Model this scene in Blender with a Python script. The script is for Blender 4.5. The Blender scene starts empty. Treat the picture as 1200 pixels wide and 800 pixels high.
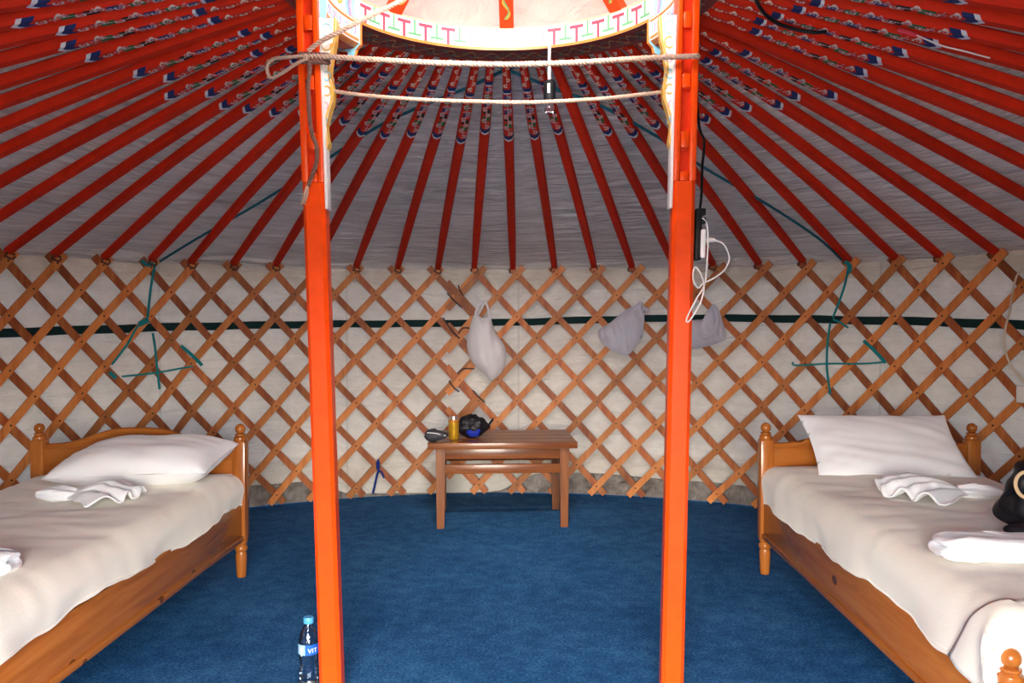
import bpy, bmesh, math, random
from mathutils import Vector, Matrix, noise
R_ = math.radians
PI = math.pi
sc = bpy.context.scene
C = sc.collection
rnd = random.Random(7)

# ---------------------------------------------------------------- camera
CAMX, CAMY, CAMZ = 0.09, -2.6, 1.18
FPX = 987.0
cd = bpy.data.cameras.new('camera')
cd.sensor_width = 36.0
cd.lens = FPX / 1200.0 * 36.0
cd.clip_start = 0.02
cam = bpy.data.objects.new('camera', cd)
C.objects.link(cam)
cam.location = (CAMX, CAMY, CAMZ)
YAW = math.atan(22 / FPX)
PITCH = math.atan(25 / FPX)
cam.rotation_euler = (PI / 2 - PITCH, 0, YAW)
sc.camera = cam
CAMROT = cam.rotation_euler.to_matrix()

# ---------------------------------------------------------------- sky, sun, exposure
w = bpy.data.worlds.new('sky')
sc.world = w
w.use_nodes = True
nt = w.node_tree
for n in list(nt.nodes):
    nt.nodes.remove(n)
out = nt.nodes.new('ShaderNodeOutputWorld')
bg = nt.nodes.new('ShaderNodeBackground')
sky = nt.nodes.new('ShaderNodeTexSky')
sky.sky_type = 'NISHITA'
sky.sun_disc = False
sky.sun_elevation = R_(43)
sky.sun_rotation = R_(180)
sky.dust_density = 3.0
sky.air_density = 1.0
hsv = nt.nodes.new('ShaderNodeHueSaturation')
hsv.inputs['Saturation'].default_value = 0.62
nt.links.new(sky.outputs[0], hsv.inputs['Color'])
nt.links.new(hsv.outputs[0], bg.inputs['Color'])
bg.inputs['Strength'].default_value = 1.0
nt.links.new(bg.outputs[0], out.inputs['Surface'])

def portal(name, loc, direction, sx, sy):
    d = bpy.data.lights.new(name, 'AREA')
    d.shape = 'RECTANGLE'
    d.size, d.size_y = sx, sy
    o = bpy.data.objects.new(name, d)
    C.objects.link(o)
    o.location = loc
    o.rotation_euler = Vector(direction).to_track_quat('-Z', 'Y').to_euler()
    d.cycles.is_portal = True
    return o


portal('door_daylight_portal', (0, -3.06, 0.86), (0, 1, 0), 1.5, 1.55)
portal('crown_daylight_portal', (0, -0.56, 2.50), (0, 0.3, -1), 1.25, 0.34)

sc.view_settings.view_transform = 'Standard'
sc.view_settings.look = 'None'
sc.view_settings.exposure = 2.45
sc.view_settings.gamma = 1.0
sc.view_settings.use_curve_mapping = False
sc.cycles.use_denoising = True
sc.cycles.max_bounces = 10
sc.cycles.diffuse_bounces = 6
sc.cycles.transmission_bounces = 8
sc.cycles.transparent_max_bounces = 12
sc.cycles.caustics_reflective = False
sc.cycles.caustics_refractive = False
sc.cycles.sample_clamp_indirect = 8.0

# ---------------------------------------------------------------- place dimensions
RW = 3.08            # radius of the lattice
RC = 3.115           # radius of the wall canvas
HW = 1.485           # height of the top lattice crossings
ROW = 0.141          # half a diamond
RING_IN, RING_OUT, RING_Z0, RING_Z1 = 0.55, 0.68, 2.18, 2.265


def ray(px, py):
    return (CAMROT @ Vector(((px - 600) / FPX, (400 - py) / FPX, -1.0)))


def at_y(px, py, Y):
    d = ray(px, py)
    t = (Y - CAMY) / d.y
    return Vector((CAMX + d.x * t, Y, CAMZ + d.z * t))


def at_z(px, py, Z):
    d = ray(px, py)
    t = (Z - CAMZ) / d.z
    return Vector((CAMX + d.x * t, CAMY + d.y * t, Z))


def at_cyl(px, py, rad=RW):
    d = ray(px, py)
    a = d.x ** 2 + d.y ** 2
    b = 2 * (CAMX * d.x + CAMY * d.y)
    c = CAMX ** 2 + CAMY ** 2 - rad * rad
    t = (-b + math.sqrt(b * b - 4 * a * c)) / (2 * a)
    return Vector((CAMX + d.x * t, CAMY + d.y * t, CAMZ + d.z * t))


def roof_h(r):
    t = (3.1 - r) / (3.1 - 0.66)
    return 1.525 + 0.675 * t + 0.030 * math.sin(PI * min(1, max(0, t)))


def at_roof(px, py, dz=0.0):
    d = ray(px, py)
    t = 0.5
    for _ in range(4000):
        p = Vector((CAMX, CAMY, CAMZ)) + d * t
        if p.z >= roof_h(math.hypot(p.x, p.y)) + dz:
            return p
        t += 0.002
    return p


def cyl(r, a, z):
    """a: angle from +Y towards +X"""
    return Vector((r * math.sin(a), r * math.cos(a), z))


# ---------------------------------------------------------------- node helpers
class X:
    """a number in a shader tree"""
    def __init__(s, tree, sock):
        s.t, s.s = tree, sock

    def op(s, o, b=None, c=None, clamp=False):
        n = s.t.nodes.new('ShaderNodeMath')
        n.operation = o
        n.use_clamp = clamp
        for i, v in enumerate((s, b, c)):
            if v is None:
                continue
            if isinstance(v, X):
                s.t.links.new(v.s, n.inputs[i])
            else:
                n.inputs[i].default_value = v
        return X(s.t, n.outputs[0])

    def __add__(s, b): return s.op('ADD', b)
    def __sub__(s, b): return s.op('SUBTRACT', b)
    def __mul__(s, b): return s.op('MULTIPLY', b)
    def __truediv__(s, b): return s.op('DIVIDE', b)
    def sin(s): return s.op('SINE')
    def abs(s): return s.op('ABSOLUTE')
    def lt(s, b): return s.op('LESS_THAN', b)
    def gt(s, b): return s.op('GREATER_THAN', b)
    def max(s, b): return s.op('MAXIMUM', b)
    def fract(s): return s.op('FRACT')
    def floor(s): return s.op('FLOOR')


def new_mat(name, rough=0.6, col=(0.8, 0.8, 0.8), spec=0.5, metal=0.0):
    m = bpy.data.materials.new(name)
    m.use_nodes = True
    b = m.node_tree.nodes['Principled BSDF']
    b.inputs['Base Color'].default_value = (*col, 1)
    b.inputs['Roughness'].default_value = rough
    b.inputs['Specular IOR Level'].default_value = spec
    b.inputs['Metallic'].default_value = metal
    return m, m.node_tree, b


def link(t, a, b):
    t.links.new(a.s if isinstance(a, X) else a, b)


def mixc(t, fac, a, b):
    n = t.nodes.new('ShaderNodeMix')
    n.data_type = 'RGBA'
    if isinstance(fac, X) or hasattr(fac, 'is_output'):
        link(t, fac, n.inputs[0])
    else:
        n.inputs[0].default_value = fac
    for v, i in ((a, 6), (b, 7)):
        if isinstance(v, tuple):
            n.inputs[i].default_value = (*v, 1)
        else:
            link(t, v, n.inputs[i])
    return n.outputs[2]


def tex_coord(t, kind='Object', scale=(1, 1, 1), rand=0.0):
    tc = t.nodes.new('ShaderNodeTexCoord')
    mp = t.nodes.new('ShaderNodeMapping')
    mp.inputs['Scale'].default_value = scale
    t.links.new(tc.outputs[kind], mp.inputs['Vector'])
    if rand:
        oi = t.nodes.new('ShaderNodeObjectInfo')
        mu = t.nodes.new('ShaderNodeVectorMath')
        mu.operation = 'SCALE'
        mu.inputs[0].default_value = (rand, rand * 1.7, rand * 0.6)
        t.links.new(oi.outputs['Random'], mu.inputs['Scale'])
        t.links.new(mu.outputs[0], mp.inputs['Location'])
    return mp.outputs[0]


def noise_tex(t, vec, scale=5, detail=4, rough=0.5, dist=0.0):
    n = t.nodes.new('ShaderNodeTexNoise')
    n.inputs['Scale'].default_value = scale
    n.inputs['Detail'].default_value = detail
    n.inputs['Roughness'].default_value = rough
    n.inputs['Distortion'].default_value = dist
    if vec is not None:
        t.links.new(vec, n.inputs['Vector'])
    return X(t, n.outputs['Fac'])


def ramp(t, fac, stops):
    n = t.nodes.new('ShaderNodeValToRGB')
    e = n.color_ramp.elements
    while len(e) < len(stops):
        e.new(0.5)
    for i, (p, c) in enumerate(stops):
        e[i].position = p
        e[i].color = (*c, 1) if len(c) == 3 else c
    link(t, fac, n.inputs[0])
    return n.outputs[0]


def bump(t, b, height, strength=0.3, dist=0.01, normal=None):
    n = t.nodes.new('ShaderNodeBump')
    n.inputs['Strength'].default_value = strength
    n.inputs['Distance'].default_value = dist
    link(t, height, n.inputs['Height'])
    if normal is not None:
        t.links.new(normal, n.inputs['Normal'])
    t.links.new(n.outputs[0], b.inputs['Normal'])
    return n.outputs[0]


def uvw(t):
    n = t.nodes.new('ShaderNodeUVMap')
    n.uv_map = 'UVMap'
    s = t.nodes.new('ShaderNodeSeparateXYZ')
    t.links.new(n.outputs[0], s.inputs[0])
    return n.outputs[0], X(t, s.outputs[0]), X(t, s.outputs[1])


def translucent(m, amount, col):
    """cloth that lets daylight through"""
    t = m.node_tree
    b = t.nodes['Principled BSDF']
    o = t.nodes['Material Output']
    tr = t.nodes.new('ShaderNodeBsdfTranslucent')
    tr.inputs['Color'].default_value = (*col, 1)
    mx = t.nodes.new('ShaderNodeMixShader')
    mx.inputs[0].default_value = amount
    t.links.new(b.outputs[0], mx.inputs[1])
    t.links.new(tr.outputs[0], mx.inputs[2])
    t.links.new(mx.outputs[0], o.inputs['Surface'])


M = {}


def plain(key, col, rough=0.6, spec=0.5, metal=0.0, var=0.12, scale=30.0):
    m, t, b = new_mat(key, rough, col, spec, metal)
    v = tex_coord(t, 'Object', rand=3.0)
    n = noise_tex(t, v, scale, 3)
    dark = tuple(c * (1 - var) for c in col)
    lite = tuple(min(1, c * (1 + var)) for c in col)
    link(t, mixc(t, n, dark, lite), b.inputs['Base Color'])
    M[key] = m
    return m, t, b


def wood(key, c_dark, c_mid, c_light, axis, rough=0.3, scale=1.0, knots=True, rand=5.0, coat=0.0, spread=0.2):
    m, t, b = new_mat(key, rough, spec=0.35)
    s = [16 * scale] * 3
    s['xyz'.index(axis)] = 1.3 * scale
    v = tex_coord(t, 'Object', tuple(s), rand)
    g = noise_tex(t, v, 1.6, 5, 0.6, 0.6)
    s2 = [90 * scale] * 3
    s2['xyz'.index(axis)] = 3 * scale
    v2 = tex_coord(t, 'Object', tuple(s2), rand)
    f = noise_tex(t, v2, 1.0, 3, 0.6)
    c = ramp(t, g, [(0.22, c_dark), (0.46, c_mid), (0.75, c_light)])
    c = mixc(t, (f - 0.35) * 0.40, c, c_dark)
    if knots:
        s3 = [6.0] * 3
        s3['xyz'.index(axis)] = 4.0
        v3 = tex_coord(t, 'Object', tuple(s3), rand)
        vo = t.nodes.new('ShaderNodeTexVoronoi')
        vo.inputs['Scale'].default_value = 1.0
        t.links.new(v3, vo.inputs['Vector'])
        k = X(t, vo.outputs['Distance']).lt(0.10)
        c = mixc(t, k * 0.75, c, tuple(x * 0.25 for x in c_dark))
    oi = t.nodes.new('ShaderNodeObjectInfo')
    rv = X(t, oi.outputs['Random'])
    h = t.nodes.new('ShaderNodeHueSaturation')
    link(t, c, h.inputs['Color'])
    link(t, rv * spread + (1.0 - spread / 2), h.inputs['Value'])
    t.links.new(h.outputs[0], b.inputs['Base Color'])
    b.inputs['Coat Weight'].default_value = coat
    b.inputs['Coat Roughness'].default_value = 0.12
    bump(t, b, f, 0.15, 0.002)
    M[key] = m
    return m


# --- surfaces
def make_materials():
    # carpet
    m, t, b = new_mat('carpet', 0.95, spec=0.1)
    v = tex_coord(t, 'Object')
    n1 = noise_tex(t, v, 95, 3, 0.7)
    n2 = noise_tex(t, v, 14, 4, 0.6)
    n3 = noise_tex(t, v, 2.2, 3, 0.6)
    c = ramp(t, n1 * 0.55 + n2 * 0.25 + n3 * 0.2,
             [(0.38, (0.008, 0.050, 0.145)), (0.5, (0.020, 0.105, 0.255)), (0.62, (0.062, 0.20, 0.40))])
    link(t, c, b.inputs['Base Color'])
    bump(t, b, n1, 0.7, 0.006)
    M['carpet'] = m
    # wall canvas
    m, t, b = new_mat('wall_canvas', 0.85, spec=0.2)
    uv, u, vv = uvw(t)
    mp = t.nodes.new('ShaderNodeMapping')
    mp.inputs['Scale'].default_value = (2.2, 9.0, 1)
    t.links.new(uv, mp.inputs['Vector'])
    a = noise_tex(t, mp.outputs[0], 2.2, 5, 0.6, 0.8)
    n2 = noise_tex(t, uv, 1.6, 4, 0.6)
    n3 = noise_tex(t, uv, 9.0, 4, 0.65, 0.5)
    seam = (u * 0.87).fract().lt(0.012)
    c = ramp(t, n2 * 0.6 + n3 * 0.4, [(0.3, (0.50, 0.455, 0.385)), (0.55, (0.66, 0.625, 0.56)), (0.75, (0.76, 0.735, 0.68))])
    c = mixc(t, seam * 0.35, c, (0.36, 0.33, 0.28))
    link(t, c, b.inputs['Base Color'])
    bump(t, b, a * 1.0 + n3 * 0.25, 0.8, 0.03)
    translucent(m, 0.012, (0.75, 0.78, 0.80))
    M['wall_canvas'] = m
    # roof canvas
    m, t, b = new_mat('roof_canvas', 0.85, spec=0.2)
    uv, u, vv = uvw(t)
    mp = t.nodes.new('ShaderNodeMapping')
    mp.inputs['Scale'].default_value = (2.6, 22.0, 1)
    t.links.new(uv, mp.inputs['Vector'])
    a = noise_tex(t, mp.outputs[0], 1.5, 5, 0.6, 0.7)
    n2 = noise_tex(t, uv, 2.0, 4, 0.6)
    c = ramp(t, n2 * 0.45 + a * 0.55, [(0.34, (0.37, 0.34, 0.33)), (0.48, (0.60, 0.565, 0.555)), (0.66, (0.80, 0.77, 0.76))])  # crease noise also drives the colour: light and shade of creases painted in
    link(t, c, b.inputs['Base Color'])
    bump(t, b, a, 1.0, 0.06)
    translucent(m, 0.003, (0.6, 0.58, 0.56))
    M['roof_canvas'] = m
    # cover of the crown
    m, t, b = new_mat('crown_canvas', 0.85, spec=0.2)
    v = tex_coord(t, 'Object')
    a = noise_tex(t, v, 7, 5, 0.6, 1.2)
    c = ramp(t, a, [(0.3, (0.66, 0.63, 0.60)), (0.7, (0.80, 0.78, 0.76))])
    link(t, c, b.inputs['Base Color'])
    bump(t, b, a, 0.7, 0.03)
    translucent(m, 0.012, (0.85, 0.83, 0.80))
    M['crown_canvas'] = m
    # felt skirt
    m, t, b = new_mat('skirt_felt', 0.95, spec=0.1)
    v = tex_coord(t, 'Object')
    a = noise_tex(t, v, 11, 6, 0.7, 0.6)
    link(t, ramp(t, a, [(0.3, (0.085, 0.068, 0.058)), (0.5, (0.22, 0.19, 0.165)), (0.7, (0.36, 0.32, 0.28))]), b.inputs['Base Color'])
    bump(t, b, a, 0.8, 0.02)
    M['skirt_felt'] = m
    # outside ground
    m, t, b = new_mat('steppe_ground', 0.95, spec=0.1)
    v = tex_coord(t, 'Object')
    a = noise_tex(t, v, 1.5, 6, 0.7)
    link(t, ramp(t, a, [(0.3, (0.30, 0.27, 0.20)), (0.7, (0.42, 0.38, 0.29))]), b.inputs['Base Color'])
    M['steppe_ground'] = m
    # paints
    for key, col, r in (('pole_red', (0.60, 0.026, 0.008), 0.6), ('pillar_orange', (0.88, 0.066, 0.003), 0.28),
                        ('pillar_red', (0.62, 0.035, 0.008), 0.25), ('spoke_red', (0.66, 0.055, 0.010), 0.35),
                        ('ring_dark', (0.22, 0.018, 0.016), 0.5)):
        m, t, b = new_mat(key, r, spec=0.08 if key == 'pole_red' else 0.25)
        v = tex_coord(t, 'Object', (3, 3, 3), 4.0)
        a = noise_tex(t, v, 6, 5, 0.65, 0.4)
        oi = t.nodes.new('ShaderNodeObjectInfo')
        c = mixc(t, a, tuple(x * 0.72 for x in col), tuple(min(1, x * 1.25) for x in col))
        h = t.nodes.new('ShaderNodeHueSaturation')
        link(t, c, h.inputs['Color'])
        link(t, X(t, oi.outputs['Random']) * 0.25 + 0.87, h.inputs['Value'])
        t.links.new(h.outputs[0], b.inputs['Base Color'])
        bump(t, b, a, 0.12, 0.004)
        M[key] = m
    # painted scrollwork on the poles: u metres from the crown, v across (-.5 .. .5)
    m, t, b = new_mat('pole_ornament', 0.6, spec=0.08)
    uv, u0, v0 = uvw(t)
    oi = t.nodes.new('ShaderNodeObjectInfo')
    rv = X(t, oi.outputs['Random'])
    u = u0 + (rv - 0.5) * 0.12
    va = v0.abs()
    red = (0.58, 0.024, 0.008)
    def curls(freq, ph, rad_, wd_):
        q = u * freq + ph
        side = (q.floor() * 0.5).fract() * 4.0 - 1.0
        du = (q.fract() - 0.5) * 1.15
        dv = v0 - side * 0.10
        dd = (du * du + dv * dv).op('SQRT')
        ring_ = (dd - rad_).abs().lt(wd_)
        open_ = (dv * side).gt(-0.16)
        tail_ = (v0 + (q * PI).sin() * 0.30).abs().lt(wd_ * 0.8) * (dv * side).lt(-0.05)
        return (ring_ * open_).max(dd.lt(0.07)).max(tail_)
    l1 = curls(22.0, 0.2, 0.25, 0.085)
    l2 = curls(19.0, 0.0, 0.26, 0.075)
    l3 = curls(26.0, 0.5, 0.22, 0.085)
    cell = (u * 16.0).floor() * 0.37
    which = cell.fract()
    cc = mixc(t, which.gt(0.5), (0.02, 0.035, 0.13), (0.012, 0.012, 0.014))
    cc = mixc(t, which.gt(0.82), cc, (0.02, 0.12, 0.04))
    blob = ((u * 16.0).fract() - 0.5).abs().lt(0.34) * va.lt(0.34)
    inmid = u.gt(0.27) * u.lt(0.575)
    c = mixc(t, blob * inmid, red, cc)
    lines_hi = l1 * u.gt(0.05) * u.lt(0.215)
    c = mixc(t, lines_hi, c, (0.72, 0.60, 0.46))
    c = mixc(t, l3 * inmid, c, (0.55, 0.20, 0.20))
    c = mixc(t, l2 * u.gt(0.26) * u.lt(0.62), c, (0.56, 0.46, 0.42))
    c = mixc(t, u.gt(0.222) * u.lt(0.250), c, (0.018, 0.028, 0.11))
    c = mixc(t, u.gt(0.250) * u.lt(0.260), c, (0.55, 0.58, 0.62))
    ch = u + va * 0.045
    c = mixc(t, ch.gt(0.635) * ch.lt(0.668), c, (0.018, 0.030, 0.12))
    c = mixc(t, ch.gt(0.668) * ch.lt(0.684), c, (0.60, 0.62, 0.66))
    link(t, c, b.inputs['Base Color'])
    M['pole_ornament'] = m
    # painted scrollwork in white on the carved brackets (uv in metres)
    plain('paint_white', (0.80, 0.76, 0.68), 0.4, var=0.06)
    plain('paint_cream', (0.80, 0.66, 0.46), 0.4, var=0.08)
    plain('paint_peach', (0.80, 0.48, 0.30), 0.4, var=0.08)
    plain('paint_orange', (0.80, 0.22, 0.03), 0.35, var=0.1)
    plain('paint_gold', (0.75, 0.42, 0.06), 0.35, var=0.1)
    plain('paint_crimson', (0.68, 0.05, 0.10), 0.4, var=0.1)
    plain('paint_green', (0.10, 0.36, 0.16), 0.4, var=0.1)
    plain('paint_sky', (0.25, 0.58, 0.66), 0.4, var=0.08)
    plain('paint_pink', (0.78, 0.42, 0.48), 0.4, var=0.08)
    plain('paint_navy', (0.02, 0.03, 0.10), 0.4, var=0.1)
    plain('paint_violet', (0.30, 0.26, 0.48), 0.4, var=0.1)
    plain('paint_ochre', (0.34, 0.20, 0.08), 0.5, var=0.1)
    plain('paint_teal_dark', (0.03, 0.10, 0.11), 0.5, var=0.1)
    plain('paint_maroon', (0.16, 0.012, 0.02), 0.5, var=0.1)
    # woods
    for ax in 'xyz':
        wood('bed_pine_' + ax, (0.24, 0.062, 0.010), (0.38, 0.115, 0.018), (0.47, 0.165, 0.030), ax, 0.25, coat=0.35)
        wood('table_pine_' + ax, (0.105, 0.026, 0.007), (0.19, 0.058, 0.016), (0.28, 0.10, 0.028), ax, 0.32, coat=0.22, spread=0.06)
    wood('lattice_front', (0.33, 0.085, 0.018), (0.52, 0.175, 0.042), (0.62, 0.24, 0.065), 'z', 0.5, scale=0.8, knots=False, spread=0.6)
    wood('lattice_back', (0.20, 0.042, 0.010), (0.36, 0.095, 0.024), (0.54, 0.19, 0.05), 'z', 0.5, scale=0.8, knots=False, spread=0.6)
    # cloth
    def cloth(key, col, sc_=60, strength=0.25, rough=0.9, var=0.05, sheen=0.3):
        m, t, b = plain(key, col, rough, 0.2, var=var, scale=7)
        v = tex_coord(t, 'Object')
        bump(t, b, noise_tex(t, v, sc_, 4, 0.7), strength, 0.004)
        b.inputs['Sheen Weight'].default_value = sheen
        b.inputs['Sheen Roughness'].default_value = 0.5
    cloth('blanket', (0.86, 0.81, 0.69), 120, 0.3)
    cloth('pillow_white', (0.84, 0.85, 0.87), 30, 0.15)
    cloth('towel_white', (0.88, 0.90, 0.92), 160, 0.6)
    cloth('mattress_cloth', (0.62, 0.68, 0.78), 60, 0.2)
    cloth('mattress_blue', (0.05, 0.10, 0.33), 60, 0.2)
    cloth('grey_cloth', (0.52, 0.53, 0.62), 70, 0.3)
    cloth('green_strap', (0.006, 0.026, 0.028), 120, 0.3, sheen=0.0)
    cloth('teal_ribbon', (0.015, 0.21, 0.23), 90, 0.2, sheen=0.0)
    cloth('roof_cord', (0.020, 0.13, 0.18), 90, 0.2, sheen=0.0)
    cloth('blue_cord', (0.01, 0.03, 0.20), 90, 0.2, sheen=0.0)
    cloth('rope_fibre', (0.50, 0.34, 0.24), 200, 0.5, var=0.25, sheen=0.0)
    cloth('rope_dark', (0.20, 0.10, 0.07), 200, 0.5, var=0.25, sheen=0.0)
    m, t, b = plain('white_film', (0.82, 0.82, 0.86), 0.35, 0.5, var=0.06, scale=9)
    v = tex_coord(t, 'Object')
    bump(t, b, noise_tex(t, v, 22, 4, 0.6, 0.8), 0.5, 0.012)
    translucent(m, 0.2, (0.8, 0.8, 0.82))
    m, t, b = plain('black_film', (0.006, 0.006, 0.010), 0.38, 0.35, var=0.3, scale=9)
    v = tex_coord(t, 'Object')
    bump(t, b, noise_tex(t, v, 30, 4, 0.6, 0.8), 0.8, 0.012)
    plain('blue_film', (0.01, 0.025, 0.30), 0.6, 0.2)
    plain('grey_nylon', (0.035, 0.035, 0.048), 0.7, var=0.3, scale=40)
    plain('black_nylon', (0.006, 0.006, 0.010), 0.55, 0.3, var=0.3, scale=40)
    plain('tan_piping', (0.62, 0.45, 0.26), 0.5)
    plain('black_plastic', (0.006, 0.006, 0.007), 0.5, 0.2)
    plain('dark_cord', (0.012, 0.010, 0.012), 0.6)
    plain('white_plastic', (0.78, 0.77, 0.74), 0.35, var=0.03)
    plain('cream_cable', (0.62, 0.52, 0.40), 0.5, var=0.05)
    plain('gold_can', (0.72, 0.40, 0.03), 0.28, 0.5, 0.6, var=0.2)
    plain('can_rim', (0.75, 0.73, 0.70), 0.25, 0.5, 0.9)
    plain('can_band', (0.45, 0.16, 0.02), 0.35)
    plain('leather_knot', (0.03, 0.014, 0.009), 0.7)
    plain('leather_loop', (0.10, 0.035, 0.022), 0.7)
    plain('cap_blue', (0.08, 0.36, 0.72), 0.4, var=0.05)
    plain('label_blue', (0.01, 0.10, 0.50), 0.35, var=0.05)
    plain('label_light', (0.30, 0.55, 0.75), 0.35, var=0.05)
    m, t, b = new_mat('clear_plastic', 0.05, (0.85, 0.93, 0.97))
    tr = t.nodes.new('ShaderNodeBsdfTransparent')
    tr.inputs['Color'].default_value = (0.88, 0.94, 0.97, 1)
    gl = t.nodes.new('ShaderNodeBsdfGlossy')
    gl.inputs['Roughness'].default_value = 0.08
    gl.inputs['Color'].default_value = (0.85, 0.92, 1.0, 1)
    fr = t.nodes.new('ShaderNodeFresnel')
    fr.inputs['IOR'].default_value = 1.45
    mx = t.nodes.new('ShaderNodeMixShader')
    bn = t.nodes.new('ShaderNodeBump')
    bn.inputs['Strength'].default_value = 0.6
    bn.inputs['Distance'].default_value = 0.006
    link(t, noise_tex(t, tex_coord(t, 'Object'), 55, 2), bn.inputs['Height'])
    t.links.new(bn.outputs[0], gl.inputs['Normal'])
    link(t, X(t, fr.outputs[0]) * 1.1 + 0.05, mx.inputs[0])
    t.links.new(tr.outputs[0], mx.inputs[1])
    t.links.new(gl.outputs[0], mx.inputs[2])
    t.links.new(mx.outputs[0], t.nodes['Material Output'].inputs['Surface'])
    M['clear_plastic'] = m
    m, t, b = new_mat('bulb_glass', 0.03, (0.95, 0.95, 0.95))
    b.inputs['Transmission Weight'].default_value = 1.0
    b.inputs['IOR'].default_value = 1.45
    M['bulb_glass'] = m


make_materials()


# ---------------------------------------------------------------- mesh builder
class MB:
    def __init__(s):
        s.v, s.f, s.m, s.uv = [], [], [], []

    def add(s, verts, faces, mat=0, uvs=None):
        o = len(s.v)
        s.v += [Vector(p) for p in verts]
        for i, f in enumerate(faces):
            s.f.append([o + k for k in f])
            s.m.append(mat)
            s.uv.append(uvs[i] if uvs else [(0, 0)] * len(f))
        return o

    def box(s, c, size, mat=0, bev=0.0, rot=None, seg=2):
        bm = bmesh.new()
        bmesh.ops.create_cube(bm, size=1.0)
        for v in bm.verts:
            v.co = Vector((v.co.x * size[0], v.co.y * size[1], v.co.z * size[2]))
        if bev > 0:
            bmesh.ops.bevel(bm, geom=bm.edges[:], offset=bev, segments=seg, affect='EDGES', profile=0.5)
        s.bm(bm, c, rot, mat)

    def bm(s, bm, c=(0, 0, 0), rot=None, mat=0):
        c = Vector(c)
        mt = rot if rot is not None else Matrix.Identity(3)
        bm.verts.index_update()
        s.add([c + mt @ v.co for v in bm.verts], [[v.index for v in f.verts] for f in bm.faces], mat)
        bm.free()

    def tube(s, pts, rad, n=8, mat=0, closed=False, cap=True):
        pts = [Vector(p) for p in pts]
        L = len(pts)
        rings = []
        up = None
        for i, p in enumerate(pts):
            if closed:
                d = pts[(i + 1) % L] - pts[i - 1]
            else:
                d = pts[min(i + 1, L - 1)] - pts[max(i - 1, 0)]
            if d.length < 1e-9:
                d = Vector((0, 0, 1))
            d.normalize()
            if up is None:
                up = Vector((0, 0, 1)) if abs(d.z) < 0.9 else Vector((1, 0, 0))
            up = (up - d * up.dot(d))
            if up.length < 1e-6:
                up = d.orthogonal()
            up.normalize()
            sd_ = d.cross(up)
            r = rad[i] if isinstance(rad, (list, tuple)) else rad
            rings.append([p + (up * math.cos(2 * PI * k / n) + sd_ * math.sin(2 * PI * k / n)) * r for k in range(n)])
        vs = [q for rg in rings for q in rg]
        fs = []
        for i in range(L if closed else L - 1):
            j = (i + 1) % L
            for k in range(n):
                k2 = (k + 1) % n
                fs.append([i * n + k, j * n + k, j * n + k2, i * n + k2])
        if cap and not closed:
            fs.append(list(range(n)))
            fs.append([(L - 1) * n + k for k in range(n)][::-1])
        s.add(vs, fs, mat)

    def ribbon(s, pts, width, side, thick=0.0015, mat=0):
        """flat strip along pts; side: list of width directions"""
        vs, fs = [], []
        L = len(pts)
        for i, p in enumerate(pts):
            p = Vector(p)
            d = Vector(pts[min(i + 1, L - 1)]) - Vector(pts[max(i - 1, 0)])
            sdv = Vector(side[i] if isinstance(side, list) else side).normalized()
            nn = d.cross(sdv)
            nn = nn.normalized() if nn.length > 1e-9 else Vector((0, 1, 0))
            w_ = width / 2
            vs += [p - sdv * w_ - nn * thick / 2, p + sdv * w_ - nn * thick / 2,
                   p + sdv * w_ + nn * thick / 2, p - sdv * w_ + nn * thick / 2]
        for i in range(L - 1):
            a, b = i * 4, i * 4 + 4
            for k in range(4):
                k2 = (k + 1) % 4
                fs.append([a + k, b + k, b + k2, a + k2])
        fs.append([0, 1, 2, 3])
        fs.append([(L - 1) * 4 + k for k in (3, 2, 1, 0)])
        s.add(vs, fs, mat)

    def lathe(s, prof, c=(0, 0, 0), n=20, mat=0, axis=None, cap=True):
        c = Vector(c)
        vs, fs = [], []
        for (r, z) in prof:
            for k in range(n):
                a = 2 * PI * k / n
                q = Vector((r * math.cos(a), r * math.sin(a), z))
                if axis is not None:
                    q = axis @ q
                vs.append(c + q)
        L = len(prof)
        for i in range(L - 1):
            for k in range(n):
                k2 = (k + 1) % n
                fs.append([i * n + k, i * n + k2, (i + 1) * n + k2, (i + 1) * n + k])
        if cap:
            fs.append(list(range(n))[::-1])
            fs.append([(L - 1) * n + k for k in range(n)])
        s.add(vs, fs, mat)

    def prism(s, poly, origin, ex, ey, depth, mat=0, side_mat=None):
        """poly: 2-D outline; extruded by vector depth"""
        o, ex, ey, depth = Vector(origin), Vector(ex), Vector(ey), Vector(depth)
        n = len(poly)
        vs = [o + ex * a + ey * b for a, b in poly] + [o + ex * a + ey * b + depth for a, b in poly]
        s.add(vs, [list(range(n))[::-1], [n + k for k in range(n)]], mat)
        s.add(vs, [[k, (k + 1) % n, n + (k + 1) % n, n + k] for k in range(n)], mat if side_mat is None else side_mat)

    def grid(s, fn, nu, nv, mat=0, uvf=None, wrap=False):
        vs, fs, uvs = [], [], []
        for i in range(nu + 1):
            for j in range(nv + 1):
                vs.append(fn(i / nu, j / nv))
        for i in range(nu):
            for j in range(nv):
                fs.append([i * (nv + 1) + j, (i + 1) * (nv + 1) + j, (i + 1) * (nv + 1) + j + 1, i * (nv + 1) + j + 1])
                if uvf:
                    uvs.append([uvf(i / nu, j / nv), uvf((i + 1) / nu, j / nv), uvf((i + 1) / nu, (j + 1) / nv), uvf(i / nu, (j + 1) / nv)])
        s.add(vs, fs, mat, uvs if uvf else None)

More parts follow.
